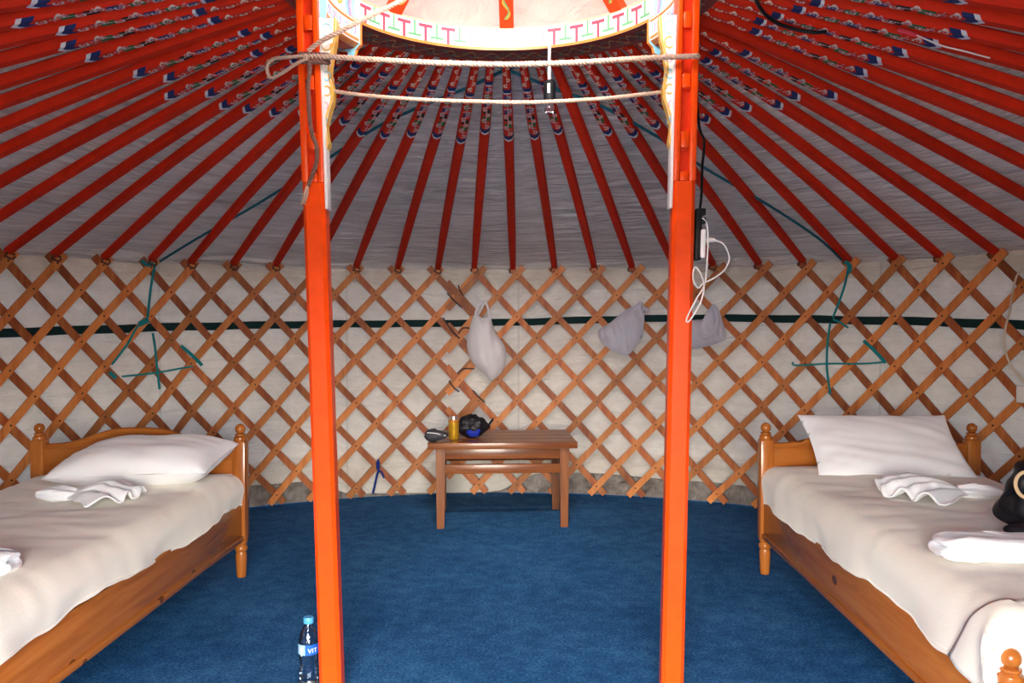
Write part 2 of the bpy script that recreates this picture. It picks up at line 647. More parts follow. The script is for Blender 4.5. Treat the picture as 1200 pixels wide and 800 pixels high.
    def mesh(s, name, mats, smooth=True, fix=True, weld=0.0):
        me = bpy.data.meshes.new(name)
        me.from_pydata([tuple(p) for p in s.v], [], s.f)
        uvl = me.uv_layers.new(name='UVMap')
        flat = [c for f in s.uv for p in f for c in p]
        if len(flat) == len(uvl.data) * 2:
            uvl.data.foreach_set('uv', flat)
        if isinstance(mats, str):
            mats = [mats]
        for k in mats:
            me.materials.append(M[k])
        me.polygons.foreach_set('material_index', s.m)
        if fix or weld:
            bm = bmesh.new()
            bm.from_mesh(me)
            if weld:
                bmesh.ops.remove_doubles(bm, verts=bm.verts[:], dist=weld)
            if fix:
                bmesh.ops.recalc_face_normals(bm, faces=bm.faces[:])
            bm.to_mesh(me)
            bm.free()
        if smooth:
            me.polygons.foreach_set('use_smooth', [True] * len(me.polygons))
            try:
                me.set_sharp_from_angle(angle=R_(38))
            except Exception:
                pass
        me.update()
        return me

    def build(s, name, mats, parent=None, smooth=True, fix=True, weld=0.0):
        return link_mesh(name, s.mesh(name, mats, smooth, fix, weld), parent)


def link_mesh(name, me, parent=None):
    o = bpy.data.objects.new(name, me)
    C.objects.link(o)
    if parent is not None:
        o.parent = parent
    return o


def tag(o, label=None, cat=None, group=None, kind=None):
    if label:
        o['label'] = label
    if cat:
        o['category'] = cat
    if group:
        o['group'] = group
    if kind:
        o['kind'] = kind
    return o


def thing(name, label, cat, loc=(0, 0, 0), rz=0.0, group=None):
    o = bpy.data.objects.new(name, None)
    C.objects.link(o)
    o.empty_display_size = 0.1
    o.location = loc
    o.rotation_euler = (0, 0, rz)
    return tag(o, label, cat, group)


def smooth_path(pts, sub=8, closed=False):
    pts = [Vector(p) for p in pts]
    n = len(pts)
    o = []
    rng = n if closed else n - 1
    for i in range(rng):
        if closed:
            p0, p1, p2, p3 = pts[i - 1], pts[i], pts[(i + 1) % n], pts[(i + 2) % n]
        else:
            p0, p1, p2, p3 = pts[max(i - 1, 0)], pts[i], pts[i + 1], pts[min(i + 2, n - 1)]
        for k in range(sub):
            t = k / sub
            o.append(0.5 * ((2 * p1) + (p2 - p0) * t + (2 * p0 - 5 * p1 + 4 * p2 - p3) * t * t + (3 * p1 - p0 - 3 * p2 + p3) * t ** 3))
    if not closed:
        o.append(pts[-1])
    return o


def nz(x, y, z=0.0):
    return noise.noise(Vector((x, y, z)))


def solidify(o, th, off=0.0):
    md = o.modifiers.new('thickness', 'SOLIDIFY')
    md.thickness = th
    md.offset = off
    return o


def ss(a, b, x):
    t = min(1, max(0, (x - a) / (b - a)))
    return t * t * (3 - 2 * t)


# ================================================================ SETTING
# floor
b = MB()
NF = 96
b.add([cyl(3.2, 2 * PI * k / NF, 0) for k in range(NF)] + [cyl(3.2, 2 * PI * k / NF, -0.04) for k in range(NF)],
      [list(range(NF)), [NF + k for k in range(NF)][::-1]] + [[k, NF + k, NF + (k + 1) % NF, (k + 1) % NF] for k in range(NF)])
tag(b.build('floor', 'carpet', smooth=False), kind='structure')
b = MB()
b.grid(lambda u, v: Vector(((u - .5) * 40, (v - .5) * 40, -0.05)), 4, 4)
tag(b.build('ground', 'steppe_ground'), kind='structure')

# wall canvas, open at the door behind the camera
DOOR_A = R_(166)


def hem_h(a):
    d = math.degrees(a)
    low = ss(-26, -20, d) * (1 - ss(-3, 3, d))
    return 0.135 * (1 - low) + 0.018 * low + 0.018 * nz(a * 5.0, 3.1) + 0.010 * math.sin(a * 9)


def wall_pt(u, v):
    a = -DOOR_A + 2 * DOOR_A * u
    h0 = hem_h(a)
    z = h0 + (1.60 - h0) * v
    fold = 0.010 * nz(a * 7, z * 1.2, 1.0) + 0.008 * nz(a * 3, z * 6.0, 5.0) + 0.006 * nz(a * 16, z * 9, 8.0)
    low = max(0.0, 1 - v * 3.0)
    fold += 0.012 * low * nz(a * 4, z * 26, 2.0)
    return cyl(RC + 0.012 + fold, a, z)


b = MB()
b.grid(wall_pt, 300, 46, uvf=lambda u, v: ((-DOOR_A + 2 * DOOR_A * u) * RC, v * 1.55))
tag(b.build('wall_round', 'wall_canvas', fix=False), kind='structure')
# dirty felt skirt at the foot of the wall
b = MB()
b.grid(lambda u, v: cyl(RC + 0.045 + 0.012 * nz(u * 60, v * 3) - 0.02 * (1 - v), -DOOR_A + 2 * DOOR_A * u, 0.30 * v - 0.005), 240, 6)
tag(b.build('trim_1', 'skirt_felt', fix=False), kind='structure')
# roof canvas
NPOLE = 74


def roof_pt(u, v):
    a = 2 * PI * u - PI
    r = 0.64 + (3.20 - 0.64) * v
    z = roof_h(r) + 0.030
    ca, sa = math.cos(a), math.sin(a)
    z += 0.012 * nz(ca * 6, sa * 6, r * 3.5)
    pl_ = nz(ca * 5, sa * 5, r * 20 + 4.0)
    fine = nz(ca * 9, sa * 9, r * 34 + 9.0)
    msk = 0.35 + 0.65 * ss(-0.25, 0.35, nz(ca * 3, sa * 3, r * 1.6 + 2.0))
    z += (0.022 * abs(pl_) + 0.016 * abs(fine)) * msk
    if r > 3.08:
        z -= (r - 3.08) * 0.7
    return cyl(r, a, z)


b = MB()
b.grid(roof_pt, 400, 200, uvf=lambda u, v: (2 * PI * u * 1.8, 0.64 + 2.56 * v))
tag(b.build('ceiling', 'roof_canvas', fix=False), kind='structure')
# door frame behind the camera
b = MB()
for sx in (-1, 1):
    b.box((sx * 0.72, -3.05, 0.80), (0.09, 0.12, 1.60), 0, 0.006)
b.box((0, -3.05, 1.62), (1.53, 0.12, 0.08), 0, 0.006)
b.box((0, -3.05, 0.04), (1.53, 0.12, 0.08), 0, 0.006)
tag(b.build('door_1', 'pillar_orange'), kind='structure')

# ================================================================ LATTICE
pole_px = {-12: 8, -11: 66, -10: 120, -9: 176, -8: 222, -7: 272, -6: 322, -5: 368, -4: 416, -3: 464, -2: 511, -1: 556,
           0: 601, 1: 648, 2: 696, 3: 742, 4: 790, 5: 838, 6: 891, 7: 942, 8: 994, 9: 1048, 10: 1103, 11: 1165}
ang = {i: math.atan2(*at_cyl(px, 316).to_2d()) for i, px in pole_px.items()}
STEP_L = (ang[0] - ang[-12]) / 12
STEP_R = (ang[11] - ang[0]) / 11
i = 12
while ang[i - 1] + STEP_R < R_(163):
    ang[i] = ang[i - 1] + STEP_R
    i += 1
IMAX = i - 1
i = -13
while ang[i + 1] - STEP_L > -R_(163):
    ang[i] = ang[i + 1] - STEP_L
    i -= 1
IMIN = i + 1


def s_ang(s):
    f = math.floor(s)
    a0 = ang.get(f)
    a1 = ang.get(f + 1)
    if a0 is None and f < IMIN:
        return ang[IMIN] + (s - IMIN) * STEP_L
    if a1 is None:
        return ang[IMAX] + (s - IMAX) * STEP_R
    return a0 + (a1 - a0) * (s - f)


SEAM_L, SEAM_R = -1.72, -0.95     # left panel ends at SEAM_R, right panel starts at SEAM_L


def make_panel(label, smin, smax, rad, shift):
    root = thing('lattice_wall_panel', label, 'lattice', (0, 0, 0))
    WID, TH = 0.041, 0.013
    for fam in (1, -1):          # 1: runs down to the right, behind; -1: runs down to the left, in front
        for i in range(int(math.floor(smin)) - 7, int(math.ceil(smax)) + 8):
            pts = []
            k0, k1 = -0.34, 10.38
            # limit k so that s stays within [smin, smax]
            sa = i + shift
            ks = [(smin - sa) * 2 * fam, (smax - sa) * 2 * fam]
            ka, kb = max(k0, min(ks)), min(k1, max(ks))
            if kb - ka < 0.5:
                continue
            rr = rad + (0.008 if fam == 1 else -0.008) + rnd.uniform(-.001, .001)
            seg = max(2, int(round((kb - ka) / 1.6)))
            jit = rnd.uniform(-0.012, 0.012)
            vs, fs = [], []
            for q in range(seg + 1):
                k = ka + (kb - ka) * q / seg
                a = s_ang(sa + fam * k / 2 + jit)
                z = HW - ROW * k
                c = cyl(rr, a, z)
                tang = (Vector((math.cos(a), -math.sin(a), 0)) * fam * 0.135 * 1.0 + Vector((0, 0, -ROW))).normalized()
                nrm = Vector((math.sin(a), math.cos(a), 0))
                sdv = tang.cross(nrm).normalized()
                pts = [(-WID / 2, -TH / 2), (WID / 2, -TH / 2), (WID / 2, TH / 2), (-WID / 2, TH / 2)]
                vs += [c + sdv * x + nrm * y for x, y in pts]
            for q in range(seg):
                for k in range(4):
                    k2 = (k + 1) % 4
                    fs.append([q * 4 + k, q * 4 + 4 + k, q * 4 + 4 + k2, q * 4 + k2])
            fs += [[3, 2, 1, 0], [seg * 4 + k for k in range(4)]]
            m = MB()
            m.add(vs, fs)
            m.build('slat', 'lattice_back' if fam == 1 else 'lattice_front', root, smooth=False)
    # leather knots at the crossings
    m = MB()
    for k in range(0, 11):
        s = math.ceil(smin) - 1 + (0.5 if k % 2 else 0.0)
        while s <= smax:
            sx = s + shift
            if smin - 0.02 <= sx <= smax + 0.02:
                a = s_ang(sx)
                m.box(cyl(rad - 0.0155, a, HW - ROW * k), (0.0085, 0.007, 0.0085), rot=Matrix.Rotation(-a, 3, 'Z'))
            s += 1.0
    kn = m.build('leather_knots', 'leather_knot', root, smooth=False)
    tag(kn, kind='stuff')
    return root


make_panel('honey brown wooden lattice wall with green ribbon cross, behind the bed with flat pillow', IMIN - 0.5, SEAM_R, RW, 0.0)
make_panel('honey brown wooden lattice wall behind the bed with the black bag', SEAM_L, IMAX + 0.5, RW - 0.029, 0.10)

# black cord lashings at the panel seam
for (where, pts) in zip(('second from the top', 'topmost', 'fourth from the top', 'third from the top', 'fifth from the top', 'sixth from the top', 'lowest'), ([(524, 343), (532, 352), (541, 360)], [(537, 334), (540, 342), (543, 346)], [(519, 372), (528, 385), (538, 396)],
              [(537, 391), (543, 384), (552, 385)], [(536, 438), (543, 432), (556, 432)], [(526, 446), (532, 454), (538, 459)],
              [(554, 457), (561, 465), (568, 471)])):
    m = MB()
    m.tube(smooth_path([at_cyl(x, y, RW - 0.058) for x, y in pts], 5), 0.0045, 6)
    tag(m.build('lashing_cord', 'dark_cord'), 'short black cord lashing the seam of two lattice panels, ' + where, 'cord', 'black cords lashing the lattice seam')

# green strap round the wall, between canvas and lattice
b = MB()
strap_px = [(-60, 394), (0, 390), (100, 386.5), (200, 383), (300, 381), (400, 379.5), (500, 379), (600, 377.5), (700, 374.5), (800, 372.5), (900, 373), (1000, 375), (1100, 377), (1200, 381), (1260, 384)]
zz = [(math.atan2(*at_cyl(x, y, RC - 0.014).to_2d()), at_cyl(x, y, RC - 0.014).z) for x, y in strap_px]


def strap_z(a):
    if a <= zz[0][0]:
        return zz[0][1]
    for (a0, z0), (a1, z1) in zip(zz, zz[1:]):
        if a <= a1:
            return z0 + (z1 - z0) * (a - a0) / (a1 - a0)
    return zz[-1][1]


sp = [cyl(RC - 0.012, -R_(160) + R_(320) * k / 160, strap_z(-R_(160) + R_(320) * k / 160) + 0.002 * math.sin(k * 1.3)) for k in range(161)]
b.ribbon(sp, 0.047, (0, 0, 1), 0.003)
tag(b.build('wall_strap', 'green_strap'), 'dark green strap girdling the canvas behind the lattice', 'strap')

# ================================================================ ROOF POLES
r_tip, r_foot = 0.655, 3.075
LEN = r_foot - r_tip


def pole_mesh(name, ornament):
    m = MB()
    N = 22
    prof8 = [(-0.5, -0.22), (-0.36, -0.5), (0.36, -0.5), (0.5, -0.22), (0.5, 0.30), (0.32, 0.5), (-0.32, 0.5), (-0.5, 0.30)]
    rings = []
    for q in range(N + 1):
        t = q / N
        r = r_tip + LEN * t
        wd = 0.030 + (0.046 - 0.030) * ss(0, 0.25, t)
        if t > 0.75:
            wd = 0.046 - 0.008 * ss(0.75, 1.0, t)
        ht = 0.031 + 0.008 * ss(0, 0.3, t)
        zc = roof_h(r) + 0.001
        rings.append([Vector((x * wd, r, zc + y * ht)) for x, y in prof8])
    vs = [p for g in rings for p in g]
    for q in range(N):
        for k in range(8):
            k2 = (k + 1) % 8
            u0, u1 = LEN * q / N, LEN * (q + 1) / N
            isb = k in (0, 1, 2)
            va = [(-0.5, -0.36), (-0.36, 0.36), (0.36, 0.5)][k] if isb else (0.5, 0.5)
            o = (q * 8 + k, (q + 1) * 8 + k, (q + 1) * 8 + k2, q * 8 + k2)
            m.add([vs[i] for i in o], [[0, 1, 2, 3]], 1 if (ornament and isb and u0 < 0.86) else 0,
                  [[(u0, va[0]), (u1, va[0]), (u1, va[1]), (u0, va[1])]])
    m.add(rings[0], [list(range(8))], 0)
    m.add(rings[-1], [list(range(8))[::-1]], 0)
    return m.mesh(name, ['pole_red', 'pole_ornament'], weld=1e-5)


PM_O = pole_mesh('roof_pole', True)
PM_P = pole_mesh('roof_pole_plain', False)
lm = MB()
lp = [Vector((0.022 * math.cos(t), r_foot - 0.02 + 0.012 * math.sin(2 * t), 1.512 + 0.016 * math.sin(t) + 0.006 * math.cos(3 * t))) for t in [2 * PI * k / 12 for k in range(12)]]
lm.tube(lp, 0.0055, 5, closed=True)
LOOP = lm.mesh('foot_loop', 'leather_loop')
extra = []
door_n = int((R_(360) - (ang[IMAX] - ang[IMIN])) / STEP_R)
for k in range(1, door_n):
    extra.append(ang[IMAX] + (R_(360) - (ang[IMAX] - ang[IMIN])) * k / door_n)
plain_set = {3, -17, 14, 24, -26}
ORD = ['', 'first', 'second', 'third', 'fourth', 'fifth', 'sixth', 'seventh', 'eighth', 'ninth', 'tenth', 'eleventh', 'twelfth', 'thirteenth']
RIB_L, RIB_R, PLAIN_MID = -9, 8, 3


def label_pole(o, i, isplain):
    g = 'red roof poles radiating from the crown'
    if i == PLAIN_MID:
        t = 'plain unpainted-end red roof pole running down behind the hanging light bulb'
    elif isplain:
        t, g = 'plain red roof pole without painted scrolls, beyond the ribbon-tied poles', 'plain red roof poles near the door'
    elif i == RIB_L:
        t = 'red scroll-painted roof pole whose foot is tied with teal ribbon near the flat pillow'
    elif i == RIB_R:
        t = 'red scroll-painted roof pole whose foot is tied with teal ribbon near the upright pillow'
    elif RIB_L < i < PLAIN_MID:
        k = PLAIN_MID - i
        t = 'red scroll-painted roof pole, %s from the plain pole towards the flat pillow' % ORD[k] if k <= 12 else ''
    elif PLAIN_MID < i < RIB_R:
        t = 'red scroll-painted roof pole, %s from the plain pole towards the upright pillow' % ORD[i - PLAIN_MID]
    elif RIB_R < i <= RIB_R + 13:
        t = 'red scroll-painted roof pole, %s past the ribbon-tied pole near the upright pillow' % ORD[i - RIB_R]
    elif RIB_L - 13 <= i < RIB_L:
        t = 'red scroll-painted roof pole, %s past the ribbon-tied pole near the flat pillow' % ORD[RIB_L - i]
    else:
        t, g = 'red scroll-painted roof pole sloping down to the wall around the door', 'roof poles around the door'
    tag(o, t, 'roof pole', g)


allp = [(i, a) for i, a in sorted(ang.items())] + [(100 + k, a) for k, a in enumerate(extra)]
for i, a in allp:
    isplain = i in plain_set
    o = link_mesh('roof_pole', PM_P if isplain else PM_O)
    o.rotation_euler = (rnd.uniform(-0.002, 0.002), 0, -a + rnd.uniform(-0.004, 0.004))
    label_pole(o, i, isplain)
    l = link_mesh('foot_loop', LOOP, o)

# ================================================================ CROWN
crown = thing('crown_ring', 'painted wooden roof crown ring with white key-pattern rim and red spokes', 'roof crown', (0, 0, 0))
b = MB()
NR = 128
ring = [(RING_IN, RING_Z0), (RING_IN, RING_Z1), (RING_OUT, RING_Z1), (RING_OUT, RING_Z0)]
for k in range(NR):
    a0, a1 = 2 * PI * k / NR, 2 * PI * (k + 1) / NR
    for e in range(4):
        (r0, z0), (r1, z1) = ring[e], ring[(e + 1) % 4]
        mt = [0, 1, 1, 2][e]
        b.add([cyl(r0, a0, z0), cyl(r1, a0, z1), cyl(r1, a1, z1), cyl(r0, a1, z0)], [[0, 1, 2, 3]], mt)
ring_o = b.build('ring', ['paint_white', 'paint_orange', 'ring_dark'], crown, weld=1e-5)


def rim(s, t, off=0.0012, rad=RING_IN, z0=RING_Z0):
    """s: metres along the inner face from the far point, t: height above the ring's lower edge"""
    return cyl(rad - off, s / RING_IN, z0 + t)


def rim_ribbon(mb, pts, wd, mat, off=0.0012, rad=RING_IN, z0=RING_Z0, sub=4):
    P, sides = [], []
    for (s0, t0), (s1, t1) in zip(pts, pts[1:]):
        for k in range(sub):
            f = k / sub
            P.append((s0 + (s1 - s0) * f, t0 + (t1 - t0) * f))
    P.append(pts[-1])
    W, S = [], []
    for i, (s, t) in enumerate(P):
        a, c = P[max(0, i - 1)], P[min(len(P) - 1, i + 1)]
        ds, dt = c[0] - a[0], c[1] - a[1]
        l = math.hypot(ds, dt) or 1
        W.append(rim(s, t, off, rad, z0))
        A = s / RING_IN
        S.append(Vector((math.cos(A), -math.sin(A), 0)) * (-dt / l) + Vector((0, 0, 1)) * (ds / l))
    mb.ribbon(W, wd, S, 0.0016, mat)


PAINT = ['paint_crimson', 'paint_green', 'paint_sky', 'paint_pink', 'paint_peach', 'paint_orange', 'paint_gold', 'paint_violet', 'paint_navy']
HH = RING_Z1 - RING_Z0
b = MB()
full = 2 * PI * RING_IN
rim_ribbon(b, [(-full / 2 + full * k / 96, 0.005) for k in range(97)], 0.009, 5, sub=1)
rim_ribbon(b, [(-full / 2 + full * k / 96, HH - 0.004) for k in range(97)], 0.006, 4, sub=1)
PER = 0.094


def key_run(s0, s1, col=0):
    n = int(round((s1 - s0) / PER))
    p = (s1 - s0) / n
    for k in range(n):
        s = s0 + p * (k + 0.27)
        rim_ribbon(b, [(s, 0.010), (s, HH - 0.021)], 0.010, col)
        rim_ribbon(b, [(s - p * 0.30, HH - 0.021), (s + p * 0.30, HH - 0.021)], 0.011, col)
        g = s + p * 0.5
        rim_ribbon(b, [(g, HH - 0.008), (g, 0.027)], 0.007, 1)
        rim_ribbon(b, [(g - p * 0.29, 0.026), (g + p * 0.29, 0.026)], 0.008, 1)


def scroll(mb, s, t, r, turns, flip, mat, wd, off=0.002, fn=None):
    pts = []
    n = int(14 * turns)
    for k in range(n + 1):
        f = k / n
        a = f * turns * 2 * PI
        rr = r * (1 - 0.75 * f)
        pts.append((s + flip * rr * math.cos(a), t + rr * math.sin(a) * 0.9))
    rim_ribbon(mb, pts, wd, mat, off, sub=1)


def motif(sc_):
    rim_ribbon(b, [(sc_ - 0.115, HH / 2), (sc_ + 0.115, HH / 2)], HH - 0.016, 4, 0.0010, sub=16)
    for sg in (-1, 1):
        for d, mt in ((0.122, 2), (0.132, 7), (0.141, 3)):
            rim_ribbon(b, [(sc_ + sg * (d + 0.010 * math.sin(PI * q / 8) - 0.004), 0.010 + (HH - 0.016) * q / 8) for q in range(9)], 0.0075, mt, 0.002, sub=1)
    mid = HH / 2
    for ds, r, fl, mt in ((-0.085, 0.017, 1, 3), (-0.045, 0.021, -1, 2), (-0.008, 0.019, 1, 2), (0.032, 0.023, -1, 2), (0.070, 0.019, 1, 3), (0.096, 0.012, 1, 3)):
        scroll(b, sc_ + ds, mid, r, 1.4, fl, mt, 0.0065)
    rim_ribbon(b, [(sc_ - 0.10 + 0.2 * q / 16, 0.020 + 0.006 * math.sin(q * 1.7)) for q in range(17)], 0.005, 2, 0.002, sub=1)


SIDE = RING_IN * PI / 2
far_c = RING_IN * R_(0)
motif(far_c)
motif(-2 * SIDE + 0.0001)
key_run(far_c + 0.155, SIDE - 0.27)
key_run(-SIDE + 0.27, far_c - 0.155)
key_run(SIDE + 0.27, 2 * SIDE - 0.155)
key_run(-2 * SIDE + 0.155, -SIDE - 0.27)
for sg in (-1, 1):
    c0 = sg * SIDE
    for e in (-1, 1):
        for d, mt in ((0.235, 2), (0.222, 3), (0.210, 7), (0.198, 2)):
            rim_ribbon(b, [(c0 + e * d, 0.008), (c0 + e * (d - 0.012), HH / 2), (c0 + e * d, HH - 0.008)], 0.010, mt, 0.002)
    for q in range(5):
        scroll(b, c0 - 0.14 + 0.07 * q, HH / 2, 0.024, 1.4, 1 if q % 2 else -1, 6, 0.009)
b.build('painted_border', PAINT, ring_o)

# scrollwork on the ring's underside
b = MB()
for k in range(48):
    a0 = 2 * PI * k / 48
    for q, (mt, ph) in enumerate(((0, 0.0), (1, 2.2), (2, 4.2))):
        P, S = [], []
        for j in range(9):
            f = j / 8
            a = a0 + (f - 0.5) * 2 * PI / 48 * 1.1
            r = 0.615 + 0.030 * math.sin(f * 2 * PI + ph)
            P.append(cyl(r, a, RING_Z0 - 0.0008 - 0.0007 * q))
            S.append(Vector((math.sin(a), math.cos(a), 0)))
        b.ribbon(P, 0.010, S, 0.0012, mt)
b.build('underside_scrolls', ['paint_ochre', 'paint_teal_dark', 'paint_maroon'], ring_o)

# spokes: arched ribs up to a hub
for k in range(8):
    a = R_(45 * k) + R_(0.0)
    if k % 2 == 0 and k not in (0, 4):
        pass
    b = MB()
    P, S = [], []
    for q in range(9):
        f = q / 8
        r = RING_IN + 0.03 - (RING_IN + 0.03 - 0.05) * f
        z = RING_Z1 - 0.01 + 0.30 * math.sin(f * PI / 2)
        P.append(cyl(r, a, z))
        S.append(Vector((math.cos(a), -math.sin(a), 0)))
    b.ribbon(P, 0.052, S, 0.035, 0)
    # painted scroll on the lower face
    W, S2 = [], []
    for q in range(49):
        f = q / 48 * 0.75 + 0.10
        r = RING_IN + 0.03 - (RING_IN - 0.02) * f
        z = RING_Z1 - 0.01 + 0.30 * math.sin(f * PI / 2) - 0.0185
        lat = 0.012 * math.sin(q * 0.75)
        W.append(cyl(r, a, z) + Vector((math.cos(a), -math.sin(a), 0)) * lat)
        S2.append(Vector((math.cos(a), -math.sin(a), 0)))
    sp_o = b.build('spoke', 'spoke_red', crown)
    b2 = MB()
    nrm_in = Vector((-math.sin(a), -math.cos(a), 0))
    b2.ribbon([p + nrm_in * 0.006 for p in W], 0.008, S2, 0.002, 0)
    b2.ribbon([p + nrm_in * 0.006 + Vector((math.cos(a), -math.sin(a), 0)) * (-0.6 * 0.012 * math.sin(q * 0.75 + 0.9)) for q, p in enumerate(W)], 0.006, S2, 0.002, 1)
    b2.build('spoke_scroll', ['paint_gold', 'paint_green'], sp_o)
b = MB()
b.lathe([(0.02, 2.50), (0.085, 2.51), (0.10, 2.54), (0.085, 2.58), (0.03, 2.60)], n=24)
b.build('hub', 'spoke_red', crown)

# canvas over the crown; unseen near part extended to dim daylight on the ring
def cover_pt(u, v):
    x = (u - 0.5) * 1.75
    y = -0.44 + 1.44 * v
    r = math.hypot(x, y)
    base = 2.31 + 0.30 * max(0.0, math.cos(min(1.0, r / 0.74) * PI / 2)) ** 0.9
    if r > 0.74:
        base = 2.31 - (r - 0.74) * 0.16
    base = max(base, roof_h(r) + 0.055)
    return Vector((x, y, base + 0.012 * nz(x * 5, y * 5) + 0.006 * nz(x * 14, y * 14)))


b = MB()
b.grid(cover_pt, 60, 52)
tag(b.build('crown_cover', 'crown_canvas', fix=False), 'white canvas cover drawn over the roof crown spokes', 'canvas cover')


# ================================================================ PILLARS
def make_pillar(sg, label):
    if sg < 0:
        top, foot = at_y(362.4, 0, 0.0), at_y(389.5, 800, 0.0)
    else:
        top, foot = at_y(805, 0, 0.0), at_y(786.5, 800, 0.0)
    dirv = (top - foot) / (top.z - foot.z)
    base = foot - dirv * foot.z
    W = 0.068
    root = thing('support_pillar', label, 'pillar', base)
    # local coordinates: z up along the lean
    def L(x, y, z):
        return Vector((x + dirv.x * z, y, z))
    b = MB()
    ch = 0.011
    def sect(z, sx=1.0):
        h = W / 2
        q = [(-h + ch, -h), (h - ch, -h), (h, -h + ch), (h, h - ch), (h - ch, h), (-h + ch, h), (-h, h - ch), (-h, -h + ch)]
        return [L(x, y, z) for x, y in q]
    zs = [0.0, 0.4, 0.8, 1.2, 1.60]
    vs = [p for z in zs for p in sect(z)]
    fs = [[i * 8 + k, i * 8 + (k + 1) % 8, (i + 1) * 8 + (k + 1) % 8, (i + 1) * 8 + k] for i in range(len(zs) - 1) for k in range(8)]
    fs += [list(range(8))[::-1], [(len(zs) - 1) * 8 + k for k in range(8)]]
    b.add(vs, fs)
    b.build('post', 'pillar_orange', root)
    # upper part with a carved channel in the front
    b = MB()
    z0, z1 = 1.60, 2.178
    zm = (z0 + z1) / 2
    h = W / 2
    def lb(mb, x0, x1, y0, y1, za, zb, bev=0.003, mat=0):
        bm = bmesh.new()
        bmesh.ops.create_cube(bm, size=1.0)
        for v in bm.verts:
            v.co = Vector((v.co.x * (x1 - x0), v.co.y * (y1 - y0), v.co.z * (zb - za)))
        if bev:
            bmesh.ops.bevel(bm, geom=bm.edges[:], offset=bev, segments=2, affect='EDGES', profile=0.5)
        for v in bm.verts:
            z = v.co.z + (za + zb) / 2
            v.co = L(v.co.x + (x0 + x1) / 2, v.co.y + (y0 + y1) / 2, z)
        mb.bm(bm, (0, 0, 0), None, mat)
    lb(b, -h, h, -h + 0.020, h, z0, z1, 0.004)
    o_ = -sg          # towards the ring's centre
    xa, xb = (-h, -h + 0.021) if sg < 0 else (h - 0.021, h)
    lb(b, xa, xb, -h, -h + 0.024, z0, z1, 0.004)
    xc, xd = (h - 0.018, h) if sg < 0 else (-h, -h + 0.018)
    lb(b, xc, xd, -h, -h + 0.024, z0, z1, 0.004)
    up = b.build('carved_head', 'pillar_orange', root)
    cx0, cx1 = (xb, xc) if sg < 0 else (xd, xa)
    b = MB()
    lb(b, cx0, cx1, -h + 0.016, -h + 0.022, z0, z1, 0.0)
    b.build('channel', 'pillar_red', up)
    for (za, zb) in ((1.600, 1.630), (1.700, 1.752), (1.880, 1.925), (2.060, 2.11)):
        b = MB()
        lb(b, cx0 + 0.001, cx1 - 0.001, -h + 0.001, -h + 0.020, za, zb, 0.006)
        b.build('carved_block', 'pillar_orange', up)
    # wavy painted bracket on the inner side
    prof = [(0.0, 1.70), (0.010, 1.705), (0.016, 1.722), (0.012, 1.745), (0.010, 1.775), (0.020, 1.815), (0.033, 1.850), (0.036, 1.885),
            (0.030, 1.915), (0.027, 1.945), (0.035, 1.985), (0.046, 2.03), (0.050, 2.075), (0.052, 2.10), (0.0, 2.10)]
    b = MB()
    loc = [(o_ * (h + x), z) for x, z in prof]
    n = len(loc)
    front = [L(x, -0.020, z) for x, z in loc]
    back = [L(x, 0.020, z) for x, z in loc]
    b.add(front, [list(range(n))], 0)
    b.add(back, [list(range(n))], 0)
    b.add(front + back, [[k, (k + 1) % n, n + (k + 1) % n, n + k] for k in range(n)], 1)
    br = b.build('bracket', ['paint_white', 'paint_gold'], root, smooth=False, weld=1e-5)
    b = MB()
    # gold edging and pale scrolls on both faces
    for yy in (-0.0212, 0.0212):
        edge = smooth_path([L(x * 1.0 - o_ * 0.004, yy, z) for x, z in loc[1:-1]], 4)
        b.ribbon(edge, 0.006, (1, 0, 0), 0.0015, 0)
        for kk, (zc, rr) in enumerate(((2.065, 0.016), (2.02, 0.014), (1.975, 0.012), (1.925, 0.011), (1.88, 0.012), (1.835, 0.009), (1.79, 0.006))):
            xc_ = o_ * (h + 0.021 - 0.0012 * kk - (0.006 if kk > 4 else 0))
            P = [L(xc_ + rr * math.cos(t), yy, zc + rr * 1.2 * math.sin(t)) for t in [q * 0.5 + kk for q in range(12)]]
            b.ribbon(P, 0.004, [Vector((math.cos(q * 0.5 + kk), 0, math.sin(q * 0.5 + kk))) for q in range(12)], 0.0015, [1, 0, 2][kk % 3])
    b.build('bracket_scrolls', ['paint_gold', 'paint_sky', 'paint_pink'], br)
    # curved saddle under the ring
    b = MB()
    ac = R_(90) * sg
    hw = R_(25)
    NS = 20
    prof = [(0.535, 2.178), (0.535, 2.105), (0.552, 2.092), (0.600, 2.092), (0.606, 2.178)]
    A0, A1 = (ac - R_(1.5), ac + hw) if sg < 0 else (ac - hw, ac + R_(1.5))
    org = Vector(base)
    def sp_(r, a, z):
        return cyl(r, a, z) - org
    for q in range(NS):
        a0, a1 = A0 + (A1 - A0) * q / NS, A0 + (A1 - A0) * (q + 1) / NS
        for e in range(5):
            (r0, za), (r1, zb) = prof[e], prof[(e + 1) % 5]
            b.add([sp_(r0, a0, za), sp_(r1, a0, zb), sp_(r1, a1, zb), sp_(r0, a1, za)], [[0, 1, 2, 3]], [0, 1, 2, 1, 2][e])
    for a in (A0, A1):
        b.add([sp_(r, a, z) for r, z in prof], [list(range(5))], 3)
    sad = b.build('saddle', ['paint_white', 'paint_orange', 'pillar_red', 'paint_sky'], root, weld=1e-5)
    b = MB()
    for q in range(15):
        a = A0 + 0.02 + (A1 - A0 - 0.04) * q / 14
        P = [sp_(0.5338, a, 2.128), sp_(0.5338, a + 0.016, 2.140), sp_(0.5338, a + 0.004, 2.155)]
        b.ribbon(P, 0.006, (math.cos(a), -math.sin(a), 0), 0.0015, q % 3)
